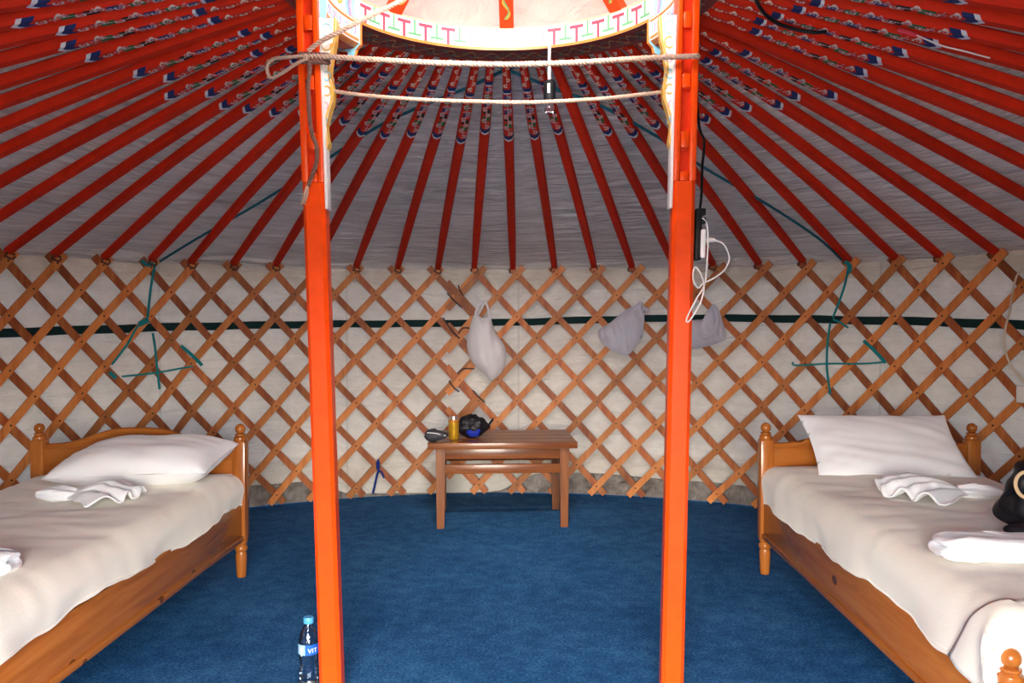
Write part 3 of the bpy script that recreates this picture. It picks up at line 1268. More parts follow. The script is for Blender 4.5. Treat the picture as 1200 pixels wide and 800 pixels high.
    P = [sp_(0.5338, A0 + (A1 - A0) * q / 24, 2.114) for q in range(25)]
    b.ribbon(P, 0.009, (0, 0, 1), 0.0015, 3)
    P = [sp_(0.5338, A0 + (A1 - A0) * q / 24, 2.169) for q in range(25)]
    b.ribbon(P, 0.007, (0, 0, 1), 0.0015, 3)
    b.build('saddle_pattern', ['paint_sky', 'paint_violet', 'paint_pink', 'paint_orange'], sad)
    # carved stepped ends of the saddle
    for e in (-sg,):
        a = ac + e * hw
        b = MB()
        pr = [(0.530, 2.178), (0.530, 2.10), (0.548, 2.085), (0.552, 2.068), (0.572, 2.062), (0.585, 2.085), (0.62, 2.092), (0.62, 2.178)]
        f0 = [sp_(r, a, z) for r, z in pr]
        f1 = [sp_(r, a + e * 0.022, z) for r, z in pr]
        n = len(pr)
        b.add(f0 + f1, [list(range(n)), [n + k for k in range(n)][::-1]], 0)
        b.add(f0 + f1, [[k, (k + 1) % n, n + (k + 1) % n, n + k] for k in range(n)], 1)
        b.build('saddle_end', ['paint_sky', 'paint_orange'], sad, smooth=False)
    # white painted strip on the inner side
    b = MB()
    xs, xe = sorted((o_ * h, o_ * (h + 0.009)))
    lb(b, xs, xe, -0.030, 0.020, 1.52, 2.10, 0.002)
    b.build('inner_strip', 'paint_white', root)
    return root, L, base


pl_l, LL, BL = make_pillar(-1, 'orange painted roof pillar with a frayed rope tail hanging down it')
pl_r, LR, BR = make_pillar(1, 'orange painted roof pillar carrying a power strip and white charger')


# ================================================================ ROPES
def twisted(name, pts, rad, label, strands=3, mats=('rope_fibre',), parent=None, pitch=0.035, root=None, n=6):
    path = smooth_path(pts, 10)
    # resample
    seg = [0.0]
    for a, c in zip(path, path[1:]):
        seg.append(seg[-1] + (c - a).length)
    total = seg[-1]
    N = max(8, int(total / (pitch / 7)))
    out_ = []
    j = 0
    for k in range(N + 1):
        d = total * k / N
        while j < len(seg) - 2 and seg[j + 1] < d:
            j += 1
        f = (d - seg[j]) / max(1e-9, seg[j + 1] - seg[j])
        out_.append(path[j].lerp(path[j + 1], f))
    m = MB()
    up = Vector((0, 0, 1))
    frames = []
    for k in range(N + 1):
        d = (out_[min(N, k + 1)] - out_[max(0, k - 1)]).normalized()
        if abs(d.dot(up)) > 0.95:
            up = Vector((1, 0, 0)) if abs(d.x) < 0.9 else Vector((0, 1, 0))
        up = (up - d * up.dot(d)).normalized()
        frames.append((up.copy(), d.cross(up)))
    for s in range(strands):
        P = []
        for k in range(N + 1):
            a = 2 * PI * (total * k / N) / pitch + 2 * PI * s / strands
            P.append(out_[k] + (frames[k][0] * math.cos(a) + frames[k][1] * math.sin(a)) * rad * 0.58)
        m.tube(P, rad * 0.50, n)
    return m


YR = -0.052


def rp(px, py, Y=YR):
    return at_y(px, py, Y)


b = twisted('clothes_rope', [rp(357, 66), rp(395, 67), rp(440, 70), rp(520, 74), rp(600, 75.5), rp(680, 73), rp(760, 68), rp(812, 66), at_y(817, 66, -0.02), at_y(816.5, 67, 0.03)], 0.0085, '')
tag(b.build('clothes_rope', 'rope_fibre'), 'thick twisted rope strung between the two pillars just under the crown', 'rope')
b = twisted('thin_rope', [at_y(392, 107, 0.0), rp(430, 112, 0), rp(500, 117, 0), rp(560, 119, 0), rp(620, 120, 0), rp(700, 116, 0), rp(750, 111, 0), at_y(774, 108, 0.0)], 0.0062, '')
tag(b.build('clothes_rope', 'rope_fibre'), 'thinner twisted rope sagging between the painted brackets of the pillars', 'rope')
b = twisted('crown_rope', [rp(361, 60), rp(375, 49), rp(400, 36), at_y(440, 16, -0.02), at_y(476, -2, 0.02), at_y(520, -24, 0.06)], 0.0075, '')
tag(b.build('crown_rope', 'rope_fibre'), 'twisted rope running from the rope-wrapped pillar up to the crown', 'rope')
# knot wrapped round the left pillar with loop and tail
kn = thing('rope_knot', 'dark rope knot with loose loop and frayed tail on the pillar', 'rope', (0, 0, 0))
for dy in (0.0, 4.2, 8.4):
    b = twisted('wrap', [at_y(352.5, 63 + dy, 0.02), at_y(352, 63 + dy, -0.03), at_y(356, 63.5 + dy, -0.047), at_y(370, 64 + dy, -0.05), at_y(381, 64.5 + dy, -0.047), at_y(384.5, 65 + dy, -0.03), at_y(385, 65 + dy, 0.02)], 0.0075, '')
    b.build('wrap', 'rope_dark', kn)
b = twisted('loop', [at_y(358, 65, -0.062), at_y(338, 67, -0.068), at_y(320, 69, -0.06), at_y(313, 78, -0.055), at_y(317, 91, -0.055), at_y(330, 86, -0.06), at_y(345, 76, -0.064), at_y(360, 68, -0.066)], 0.0055, '')
b.build('loop', 'rope_fibre', kn)
tail = [(360, 62), (363, 80), (361, 100), (362, 120), (363, 140), (366, 158), (371, 172), (371, 190), (366, 205), (361, 218)]
b = twisted('tail', [at_y(x, y, -0.064 + (0.012 if 60 < y < 160 else 0.008)) for x, y in tail], 0.0068, '')
b.build('tail', 'rope_dark', kn)
b = MB()
for k in range(9):
    x0, y0 = 361 + rnd.uniform(-1.5, 1.5), 216
    b.tube(smooth_path([at_y(x0, y0, -0.055), at_y(x0 - 2 + rnd.uniform(-3, 2), y0 + 11, -0.055 + rnd.uniform(-.01, .01)), at_y(x0 - 4 + rnd.uniform(-5, 3), y0 + 22 + rnd.uniform(-4, 4), -0.055 + rnd.uniform(-.01, .01))], 4), 0.0022, 5)
b.build('frayed_end', 'rope_fibre', kn)

# ================================================================ BULB
YB = 0.45
bl = thing('light_bulb', 'clear bulb in a black socket hanging from the crown by the ropes', 'light bulb', at_y(644, 60, YB))
org = at_y(644, 60, YB)
b = MB()
p0 = Vector((org.x, org.y, RING_Z0 + 0.02))
b.tube([p0 - org, at_y(643.5, 97, YB) - org], 0.0055, 8)
b.build('cord', 'white_plastic', bl)
zs0, zs1 = at_y(643, 118, YB).z - org.z, at_y(643, 95, YB).z - org.z
b = MB()
b.lathe([(0.008, zs1 + 0.004), (0.018, zs1), (0.022, zs1 - 0.008), (0.022, zs0 + 0.012), (0.020, zs0), (0.012, zs0 - 0.001)], (0, 0, 0), 20)
b.build('socket', 'black_plastic', bl)
b = MB()
b.box((-0.003, -0.0222, (zs0 + zs1) / 2 + 0.004), (0.009, 0.002, 0.034), 0, 0.0005)
b.build('socket_label', 'white_plastic', bl)
b = MB()
zb = zs0
b.lathe([(0.011, zb), (0.012, zb - 0.008), (0.016, zb - 0.018), (0.0185, zb - 0.028), (0.017, zb - 0.038), (0.011, zb - 0.045), (0.003, zb - 0.048)], (0, 0, 0), 20)
b.build('bulb', 'bulb_glass', bl)

# ================================================================ POWER STRIP AND CHARGER ON THE RIGHT PILLAR
YP = 0.0
b = MB()
c0, c1 = at_y(819, 245, YP), at_y(817, 305, YP)
pc = (c0 + c1) / 2
ps = thing('power_strip', 'black power strip fixed upright on the side of the pillar', 'power strip', pc)
lean = math.atan2(c0.x - c1.x, c0.z - c1.z)
rot = Matrix.Rotation(lean, 3, 'Y')
hz = (c0 - c1).length
b.box((-0.002, 0, 0), (0.020, 0.045, hz), 0, 0.004, rot)
b.build('body', 'black_plastic', ps)
b = MB()
b.box((0.012, -0.006, 0.068), (0.016, 0.030, 0.022), 0, 0.004, rot)
b.box((0.014, -0.006, 0.042), (0.014, 0.028, 0.020), 0, 0.004, rot)
b.build('plug', 'black_plastic', ps)
bc = at_y(820.5, 286, YP - 0.008)
ch_ = thing('phone_charger', 'white charger with long looping white cord on the power strip', 'charger', bc)
b = MB()
b.box((0.006, 0, 0), (0.016, 0.040, 0.088), 0, 0.005, rot)
b.build('adapter', 'white_plastic', ch_)
b = MB()
b.tube([Vector((0.012, 0, 0.012)), Vector((0.034, 0, 0.013)), Vector((0.046, 0, 0.012))], [0.0085, 0.0075, 0.0045], 10)
b.build('connector', 'white_plastic', ch_)
cord_px = [(837, 281.6), (845, 284), (850, 289), (854.7, 301.6), (850, 315), (838, 325), (824, 332), (818.5, 337), (813, 330), (812.5, 318), (815.5, 313), (821, 321), (825, 334.6),
           (821, 354), (810, 373), (805, 377), (805.5, 371), (815.7, 351), (825, 335), (827.5, 320), (829.5, 290.7), (829, 266), (825, 257), (821, 255.8)]
b = MB()
yy = [-0.008 - 0.034 * math.sin(PI * k / (len(cord_px) - 1)) - 0.006 * (k % 3) for k in range(len(cord_px))]
b.tube([p - bc for p in smooth_path([at_y(x, y, yv) for (x, y), yv in zip(cord_px, yy)], 7)], 0.0025, 7)
b.build('cord', 'white_plastic', ch_)
b = MB()
blk = [(812, -8), (815.5, 20), (816, 60), (816.5, 95), (817.5, 127), (820, 151), (825, 164), (824.5, 180), (823, 195), (822, 228), (820, 246)]
b.tube(smooth_path([at_y(x, y, 0.02 if y < 140 else 0.0) for x, y in blk], 6), 0.0042, 7)
tag(b.build('power_cable', 'black_plastic'), 'black cable running down the pillar into the power strip', 'cable')
b = MB()
blk = [(882, -8), (890, 8), (900, 20), (915, 29), (935, 35), (955, 38), (968, 37)]
b.tube(smooth_path([at_roof(x, y, -0.045) for x, y in blk], 6), 0.006, 7)
tag(b.build('roof_cable', 'black_plastic'), 'black cable drooping below the red roof poles beside the crown', 'cable')

b = MB()
sg_ = thing('white_string', 'thin white string with a red tip tucked along the roof poles', 'string', (0, 0, 0))
b.tube(smooth_path([at_roof(x, y, -0.034) for x, y in ((1074, 41), (1085, 46), (1105, 54), (1130, 60), (1160, 68))], 6), 0.0026, 6)
b.build('string', 'white_plastic', sg_)
b = MB()
b.tube(smooth_path([at_roof(x, y, -0.034) for x, y in ((1052, 35), (1063, 38), (1076, 42))], 5), [0.003, 0.006, 0.007, 0.007, 0.006, 0.006, 0.006, 0.006, 0.005, 0.004, 0.003], 6)
b.build('red_tip', 'paint_crimson', sg_)

# ================================================================ ROOF CORDS AND RIBBONS
for pts, lab in (([(178, 312), (230, 280), (300, 240), (360, 202), (440, 150), (500, 122), (545, 104), (590, 83), (620, 72)], 'blue-green cord under the roof canvas, tied above the green ribbon cross beside the flat pillow'),
                 ([(994, 312), (960, 280), (900, 240), (826, 197), (770, 160), (700, 122), (660, 108), (610, 88), (570, 72)], 'blue-green cord under the roof canvas, tied above the ribbon cross over the upright pillow')):
    b = MB()
    P = []
    for (x, y) in pts:
        p = at_roof(x, y, (0.026 if pts[0][0] < 600 else 0.010) * min(1.0, (312 - y) / 70.0) - 0.006)
        P.append(p)
    b.tube(smooth_path(P, 6), 0.0075, 6)
    tag(b.build('overhead_cord', 'roof_cord'), lab, 'cord')


def ribbon_cross(name, label, strips):
    root = thing(name, label, 'ribbon', (0, 0, 0))
    for pts, wd in strips:
        P = smooth_path([at_cyl(x, y, RW - (0.019 if pts[0][0] < 600 else 0.048)) for x, y in pts], 5)
        b = MB()
        S = []
        for i, p in enumerate(P):
            d = (P[min(i + 1, len(P) - 1)] - P[max(i - 1, 0)]).normalized()
            nrm = Vector((p.x, p.y, 0)).normalized()
            S.append(d.cross(nrm))
        b.ribbon(P, wd, S, 0.002)
        b.build('ribbon_strip', 'teal_ribbon', root)
    return root


ribbon_cross('ribbon_cross', 'teal ribbons tied in a cross on the lattice above the flat pillow',
             [([(182, 309), (177, 335), (173, 372)], 0.014), ([(173, 372), (160, 384), (150, 402), (131, 427)], 0.013), ([(174, 374), (163, 380)], 0.032),
              ([(179, 390), (182, 410), (184, 430), (187, 456)], 0.013), ([(143, 441), (180, 437), (226, 429)], 0.011),
              ([(212, 405), (225, 416), (237, 428)], 0.020), ([(128, 436), (136, 443)], 0.022), ([(166, 305), (172, 310), (180, 309)], 0.022)])
ribbon_cross('ribbon_cross', 'teal ribbons tied in a cross on the lattice above the upright pillow',
             [([(995, 308), (991, 330), (984, 352), (976, 372)], 0.013), ([(973, 378), (970, 400), (969, 430), (973, 462)], 0.013),
              ([(929, 424), (933, 428), (970, 426), (1010, 426), (1038, 424)], 0.011), ([(1012, 399), (1024, 410), (1038, 425)], 0.020),
              ([(976, 374), (985, 378), (994, 384)], 0.012), ([(990, 306), (996, 312), (994, 320)], 0.024)])
# small blue cord near the floor
b = MB()
rt = thing('blue_cord', 'short blue cord knotted on the lattice near the carpet', 'cord', (0, 0, 0))
b.tube(smooth_path([at_cyl(443, 538, RW - .03), at_cyl(444, 548, RW - .035), at_cyl(441, 560, RW - .03), at_cyl(437, 578, RW - .03)], 5), 0.007, 6)
b.tube(smooth_path([at_cyl(443, 552, RW - .035), at_cyl(447, 553, RW - .035), at_cyl(450, 560, RW - .035)], 5), 0.006, 6)
b.build('cord', 'blue_cord', rt)
b = MB()
b.lathe([(0.004, -0.03), (0.014, -0.02), (0.012, 0), (0.014, 0.018), (0.006, 0.03)], at_cyl(443, 545, RW - .032), 10)
b.build('knot', 'blue_cord', rt)


# ================================================================ BEDS
def make_bed(label, head_in, head_out, Yh, Ym, sgn, top_h, flap=False):
    """head_in/out: X of the head posts on the room side and wall side; sgn: +1 when the room side is +X"""
    cx = (head_in + head_out) / 2
    half = abs(head_in - head_out) / 2
    L = Yh - Ym
    root = thing('pine_bed', label, 'bed', (cx, (Yh + Ym) / 2, 0))
    hl = L / 2
    P = 0.062
    for ex in (-1, 1):
        for (y, ph) in ((hl, 0.705), (-hl, 0.437)):
            b = MB()
            x = ex * half
            # turned leg, chamfered post, turned top
            b.lathe([(0.019, 0.0), (0.022, 0.01), (0.026, 0.10), (0.023, 0.118), (0.029, 0.128), (0.029, 0.140), (0.022, 0.150), (0.030, 0.165), (0.030, 0.175)], (x, y, 0), 18)
            b.box((x, y, (0.17 + ph - 0.075) / 2), (P, P, ph - 0.075 - 0.17), 0, 0.009)
            z = ph - 0.077
            b.lathe([(0.028, z), (0.030, z + 0.006), (0.028, z + 0.016), (0.020, z + 0.022), (0.024, z + 0.026), (0.024, z + 0.031), (0.014, z + 0.035)], (x, y, 0), 18)
            post = b.build('post', 'bed_pine_z', root)
            b = MB()
            zc, r = ph - 0.023, 0.0235
            b.lathe([(max(0.003, r * math.sin(PI * k / 10)), zc - r * math.cos(PI * k / 10)) for k in range(11)], (x, y, 0), 18)
            b.build('finial', 'bed_pine_z', post)
    # head board with arched top
    def board(y, zlow, zside, zmid, name):
        b = MB()
        n = 30
        top = []
        for k in range(n + 1):
            t = -1 + 2 * k / n
            s = 0.5 + 0.5 * math.cos(PI * t)
            s = ss(0, 1, s) * 0.6 + s * 0.4
            top.append((t * (half - 0.02), zside + (zmid - zside) * s))
        poly = [(-(half - 0.02), zlow)] + top + [(half - 0.02, zlow)]
        b.prism(poly, (0, y - 0.014, 0), (1, 0, 0), (0, 0, 1), (0, 0.028, 0))
        # raised top moulding
        hb = b.build(name, 'bed_pine_x', root, smooth=False)
        b = MB()
        b.tube([Vector((x, y, z)) for x, z in top], 0.017, 8)
        b.build('top_moulding', 'bed_pine_x', hb)
    board(hl, 0.24, 0.595, 0.672, 'headboard')
    board(-hl, 0.20, 0.345, 0.385, 'footboard')
    for ex in (-1, 1):
        b = MB()
        b.box((ex * (half + 0.002), 0, 0.258), (0.026, L - 0.05, 0.175), 0, 0.006)
        rail = b.build('side_rail', 'bed_pine_y', root)
        b = MB()
        b.box((ex * (half + 0.006), 0, 0.184), (0.036, L - 0.05, 0.026), 0, 0.007)
        b.build('rail_lip', 'bed_pine_y', rail)
    b = MB()
    for k in range(9):
        b.box((0, -hl + 0.2 + k * (L - 0.4) / 8, 0.235), (2 * half - 0.03, 0.07, 0.018), 0, 0.003)
    tag(b.build('bed_slats', 'bed_pine_x', root), kind='stuff')
    # mattress
    b = MB()
    b.box((0, 0, (0.246 + top_h - 0.02) / 2), (2 * half - 0.035, L - 0.06, top_h - 0.02 - 0.246), 0, 0.045, seg=4)
    mt = b.build('mattress', 'mattress_cloth', root)
    b = MB()
    b.box((sgn * (half - 0.012), 0.05, 0.352), (0.016, L - 0.16, 0.030), 0, 0.006)
    b.build('mattress_edge', 'mattress_blue', mt)
    # blanket: cross-section path from wall side over the top to the hem on the room side
    y0 = -hl + (-0.085 if flap else 0.06)
    y1 = hl - 0.005
    xr = half + 0.022
    rad = 0.075
    sd_ = 3.3 if sgn > 0 else 8.7
    topw = 2 * half - 0.04
    L1, L2 = topw - rad, PI / 2 * rad

    def hem(y):
        return 0.345 + 0.012 * math.sin(y * 5.2 + sd_) + 0.014 * nz(y * 4.5, sd_) + 0.008 * nz(y * 13, sd_, 2) - 0.022 * ss(hl - 0.25, hl, y) + 0.0

    def pt(u, v):
        y = y0 + (y1 - y0) * v
        dr = top_h - rad - hem(y)
        tot = L1 + L2 + dr
        d = u * tot
        top = top_h
        # slightly sunk in the middle, soft wrinkles
        if d < L1:
            x, z = -half + 0.02 + d, top
            nrm = (0, 1)
        elif d < L1 + L2:
            a = (d - L1) / rad
            x, z = xr - rad + rad * math.sin(a), top - rad + rad * math.cos(a)
            nrm = (math.sin(a), math.cos(a))
        else:
            e = d - L1 - L2
            f = e / max(1e-6, dr)
            x, z = xr + 0.012 * f * math.sin(y * 9 + sd_) + 0.010 * f * nz(y * 7, sd_, 7.0), top - rad - e
            nrm = (1, 0)
        wr = 0.012 * nz(x * 1.6 + sd_, y * 3.2, sd_) + 0.006 * nz(x * 3 + y * 2, y * 9 - x * 3, sd_) + 0.0035 * nz(x * 9, y * 17, sd_)
        side = ss(L1 * 0.93, L1 + L2, d)
        wr *= (1 - 0.55 * side)
        wr += 0.012 * (1 - side)
        if d < 0.10:
            z -= (0.10 - d) * 0.55
        z -= 0.02 * ss(hl - 0.12, hl, y) * (1 - side)
        yo, zo = y, z + nrm[1] * wr
        if flap:
            fe = 0.15                      # length of cloth hanging over the foot end
            g = y - y0 + 0.05 * (1 - ss(-0.1, half, x))
            if g < fe:
                r2 = 0.05
                e = fe - g
                if e < PI / 2 * r2:
                    dy, dz = r2 * math.sin(e / r2), r2 * (1 - math.cos(e / r2))
                else:
                    dy, dz = r2, r2 + e - PI / 2 * r2
                yo = y0 + 0.15 - dy
                k = max(0.0, top_h - zo)
                zo = top_h - (max(k, dz) + 0.30 * min(k, dz))
                x += 0.030 * side * min(1, dz / 0.08)
        return Vector((sgn * (x + nrm[0] * wr), yo, zo))
    b = MB()
    b.grid(pt, 78, 120)
    bl_ = b.build('blanket', 'blanket', root, fix=False)
    solidify(bl_, 0.007, 0.0)
    b = MB()
    b.tube([pt(1.0, k / 90) for k in range(91)], 0.0065, 6)
    b.build('hem', 'blanket', bl_)
    return root, pt


Yl, Yr = 1.22, 1.32
xin_l, xout_l = at_y(282, 560, Yl).x, at_y(47, 560, Yl).x
xin_r, xout_r = at_y(897, 560, Yr).x, at_y(1138, 560, Yr).x
bed_l, pt_l = make_bed('pine bed with cream blanket, flat plump pillow and arched headboard showing', xin_l, xout_l, Yl, Yl - 2.0, 1, 0.478)
bed_r, pt_r = make_bed('pine bed with cream blanket turned up at the foot, holding the black bag', xin_r, xout_r, Yr, Yr - 2.0, -1, 0.505, flap=True)


def pillow(name, label, loc, size, rot, wr=1.0, seed=0.0):
    W, H, T = size
    b = MB()
    N = 44
    for sgn in (1, -1):
        def f(u, v, sgn=sgn):
            x, y = 2 * u - 1, 2 * v - 1
            ex = 1 - 0.055 * (1 - y * y) ** 1.0 * abs(x) ** 3
            ey = 1 - 0.075 * (1 - x * x) * abs(y) ** 3
            px, py = x * W / 2 * ex, y * H / 2 * ey
            th = (max(0, 1 - x ** 4) * max(0, 1 - y ** 4)) ** 0.55
            th = th * (0.80 + 0.20 * (1 - x * x) * (1 - y * y))
            z = sgn * T / 2 * th
            e = (1 - x * x) * (1 - y * y)
            k = wr * (0.010 * nz(px * 6 + seed, py * 9, seed) + 0.006 * nz(px * 5 + seed, py * 24 + px * 6, seed + 3)) * min(1, e * 4 + 0.15)
            # creases that run in from the corners and the edge seam
            k += wr * 0.0035 * math.sin(math.atan2(py, px) * 22 + seed + 5 * nz(px * 4, py * 4, seed)) * (1 - e) * min(1, e * 8) * (0.5 + 0.5 * nz(px * 5, py * 5, seed + 9))
            return Vector((px, py, z + sgn * k))
        b.grid(f, N, N)
    o = b.build(name, 'pillow_white', weld=2e-4)
    o.location = loc
    o.rotation_euler = rot
    return tag(o, label, 'pillow')


pl = at_y(161, 545, Yl - 0.22)
pillow('pillow', 'plump white pillow lying on the bed beside a fanned towel, below the arched headboard', (pl.x + 0.035, pl.y, 0.572), (0.69, 0.40, 0.190), (R_(9), R_(-2.5), R_(-1)), 0.8, 1.7)
pr = at_y(1036, 524, Yr - 0.20)
pillow('pillow', 'white pillow propped upright against the headboard of the bed with the black bag', (pr.x, pr.y, 0.632), (0.665, 0.375, 0.10), (R_(38), R_(0), R_(0)), 0.8, 6.1)


# fan-folded hand towels
def fan_towel(label, loc, rz, size, seed, spread=1.25, pleats=9):
    b = MB()
    def f(u, v):
        a = (v - 0.5) * 2 * spread
        r = 0.03 + u * (1.0 + 0.10 * nz(v * 7, seed))
        am = 0.004 + 0.030 * u * u
        z = am * (0.5 + 0.5 * math.sin(a / spread * pleats * PI / 2 * 1.0 + 3 * nz(v * 3, seed, 4))) + 0.045 * math.sin(PI * min(1, u * 1.02)) * (0.5 + 0.5 * math.cos(a / spread * PI * 0.7))
        x = r * math.cos(a) * size
        y = r * math.sin(a) * size * 0.75
        k = 0.012 * nz(x * 22 + seed, y * 22, seed)
        return Vector((x + k, y + k, max(0.004, z * size / 0.26 + k * 0.6)))
    b.grid(f, 22, 96)
    root = thing('hand_towel', label, 'towel', loc, rz)
    o = b.build('pleated_fan', 'towel_white', root, fix=False)
    solidify(o, 0.006, 1.0)
    b = MB()
    def g(u, v):
        a = 2 * PI * v
        t = u
        rr = 0.030 * (0.35 + 0.8 * math.sin(PI * min(1, 0.15 + t * 0.8))) * (1 + 0.22 * math.sin(a * 5 + t * 4))
        return Vector((0.05 - 0.15 * t, rr * math.cos(a) * 1.1, 0.020 + rr * math.sin(a) * 0.8))
    b.grid(g, 10, 24)
    b.build('twisted_end', 'towel_white', root, weld=1e-4)
    return root


tl = at_z(72, 585, 0.497)
fan_towel('white hand towel pleated into a fan in front of the plump flat pillow', (tl.x, tl.y + 0.02, 0.494), R_(6), 0.27, 2.2, 1.0)
tr = at_z(1142, 582, 0.525)
fan_towel('white hand towel pleated into a loose bow before the upright pillow', (tr.x, tr.y + 0.02, 0.522), R_(172), 0.32, 7.7, 1.1, 11)


def folded_towel(label, loc, size, rz, seed):
    b = MB()
    W, D, H = size

    def layer(z0, h, sx, sy, sd2):
        def f(u, v):
            a, t = 2 * PI * u, PI * v - PI / 2
            c, s_ = math.cos(a), math.sin(a)
            c, s_ = math.copysign(abs(c) ** 0.35, c), math.copysign(abs(s_) ** 0.35, s_)
            e = max(0.0, math.cos(t)) ** 0.35
            zz_ = math.copysign(abs(math.sin(t)) ** 0.8, math.sin(t))
            x, y = c * e, s_ * e
            return Vector((x * W / 2 * sx + 0.012 * nz(y * 3, zz_, sd2), y * D / 2 * sy + 0.012 * nz(x * 4, zz_, sd2 + 4),
                           max(0.0, z0 + h / 2 + zz_ * h / 2 + 0.010 * nz(x * 2.5, y * 2.5, sd2) + 0.004 * nz(x * 9, y * 6, sd2))))
        b.grid(f, 48, 20)
    layer(0.0, H * 0.62, 1.0, 1.0, seed)
    layer(H * 0.40, H * 0.60, 0.97, 0.93, seed + 2.0)
    o = b.build('bath_towel', 'towel_white', weld=1e-4)
    o.location = loc
    o.rotation_euler = (0, 0, rz)
    return tag(o, label, 'towel')


t2 = at_z(1098, 652, 0.53)
folded_towel('thick white towel folded flat in front of the black bag', (t2.x + 0.235, t2.y + 0.035, 0.519), (0.44, 0.15, 0.060), R_(-2), 3.3)
t3 = at_z(26, 676, 0.49)
folded_towel('white towel folded flat on the blanket near the bed foot, far from pillows', (t3.x - 0.185, t3.y + 0.005, 0.492), (0.30, 0.13, 0.060), R_(10), 9.3)

# turned-up corner of the right bed's blanket, lying over its foot corner
b = MB()


def flap_pt(u, v):
    uu = 0.60 + 0.40 * u
    vv = 0.135 * v * (0.10 + 0.90 * u)
    p = pt_r(uu, vv)
    e = 0.004
    du = pt_r(min(1, uu + e), vv) - pt_r(uu - e, vv)
    dv = pt_r(uu, vv + e) - pt_r(uu, max(0, vv - e))
    n = du.cross(dv)
    n = n.normalized() if n.length > 1e-9 else Vector((-1, 0, 0))
    if n.dot(Vector((-0.6, -0.6, 0.5))) < 0:
        n = -n
    p = p + n * (0.0085 + 0.008 * math.sin(PI * v))
    p.z -= 0.045 * ss(0.80, 1.0, u) * (1 - v)
    return p


b.grid(flap_pt, 34, 16)
fl = b.build('turned_corner', 'blanket', bed_r, fix=False)
solidify(fl, 0.008, 0.0)

# ================================================================ BLACK BAG ON THE RIGHT BED
bp = at_z(1192, 628, 0.53)
bag = thing('black_bag', 'black bag with tan piping and strap lying on the bed', 'bag', (bp.x + 0.215, bp.y + 0.14, 0.522), R_(-8))
b = MB()


def bag_pt(u, v):
    a = 2 * PI * u
    t = v
    h = 0.215 * t
    wx = 0.165 * (1 - 0.35 * t ** 2.2) * (0.25 + 0.75 * ss(0, 0.12, t)) * (1 - ss(0.86, 1.0, t) * 0.9)
    wy = 0.095 * (1 - 0.25 * t ** 2) * (0.25 + 0.75 * ss(0, 0.12, t)) * (1 - ss(0.86, 1.0, t) * 0.9)
    c, s = math.cos(a), math.sin(a)
    c = math.copysign(abs(c) ** 0.7, c)
    s = math.copysign(abs(s) ** 0.7, s)
    k = 1 + 0.08 * nz(c * 2, s * 2, t * 5)
    return Vector((wx * c * k, wy * s * k, 0.012 + h))


b.grid(bag_pt, 40, 24)
b.build('body', 'black_nylon', bag, weld=1e-4)
b = MB()
b.tube([Vector((-0.134 + 0.038 * math.cos(t), -0.098 + 0.01 * math.sin(t), 0.150 + 0.040 * math.sin(t))) for t in [R_(35 + k * 12) for k in range(23)]], 0.0058, 8)
b.build('piping', 'tan_piping', bag)
b = MB()
def pk(u, v):
    a = 2 * PI * u
    t = PI * v
    return Vector((-0.131 + 0.036 * math.sin(t) * math.cos(a), -0.078 - 0.024 * math.cos(t), 0.150 + 0.038 * math.sin(t) * math.sin(a)))
b.grid(pk, 24, 10)
b.build('pocket', 'black_nylon', bag, weld=1e-4)
b = MB()
sp_pts = smooth_path([Vector((-0.13, -0.02, 0.13)), Vector((-0.20, -0.06, 0.095)), Vector((-0.215, -0.09, 0.060)), Vector((-0.16, -0.13, 0.035)), Vector((-0.08, -0.16, 0.022)), Vector((0.02, -0.15, 0.02))], 8)
b.ribbon(sp_pts, 0.036, (0.2, -0.6, 0.6), 0.010)
b.build('strap', 'black_nylon', bag)
b = MB()
b.grid(lambda u, v: Vector((-0.165 + 0.075 * math.sin(PI * v) * math.cos(2 * PI * u), -0.185 + 0.035 * math.sin(PI * v) * math.sin(2 * PI * u), 0.030 - 0.024 * math.cos(PI * v))), 20, 10)
b.build('flap', 'black_nylon', bag, weld=1e-4)

# ================================================================ TABLE
tb = thing('pine_table', 'low varnished pine table standing against the lattice wall', 'table', (-0.088, 2.40, 0), R_(4.5))
LX, LY, TH_ = 0.352, 0.225, 0.490
for k in range(4):
    b = MB()
    b.box((0, -0.21 + 0.14 * k, TH_ - 0.0175), (0.845, 0.1399, 0.035), 0, 0.001)
    b.build('top_board', 'table_pine_x', tb)
for sx in (-1, 1):
    for sy in (-1, 1):
        b = MB()
        h = TH_ - 0.035
        q0, q1 = 0.021, 0.027
        vs = [Vector((sx * LX + x * q, sy * LY + y * q, z)) for z, q in ((0.0, q0), (h, q1)) for x, y in ((-1, -1), (1, -1), (1, 1), (-1, 1))]
        b.add(vs, [[3, 2, 1, 0], [4, 5, 6, 7], [0, 1, 5, 4], [1, 2, 6, 5], [2, 3, 7, 6], [3, 0, 4, 7]])
        bm = bmesh.new()
        b.build('leg', 'table_pine_z', tb, smooth=False)
        bm.free()
for sy in (-1, 1):
    b = MB()
    b.box((0, sy * (LY - 0.006), TH_ - 0.035 - 0.033), (2 * LX - 0.045, 0.022, 0.062), 0, 0.003)
    b.build('apron', 'table_pine_x', tb)
    b = MB()
    b.box((0, sy * (LY - 0.004), 0.335), (2 * LX - 0.045, 0.024, 0.052), 0, 0.004)
    b.build('stretcher', 'table_pine_x', tb)
for sx in (-1, 1):
    b = MB()
    b.box((sx * (LX - 0.004), 0, TH_ - 0.035 - 0.033), (0.022, 2 * LY - 0.045, 0.062), 0, 0.003)
    b.build('apron', 'table_pine_y', tb)
    b = MB()
    b.box((sx * (LX - 0.004), 0, 0.26), (0.022, 2 * LY - 0.045, 0.05), 0, 0.003)
    b.build('stretcher', 'table_pine_y', tb)

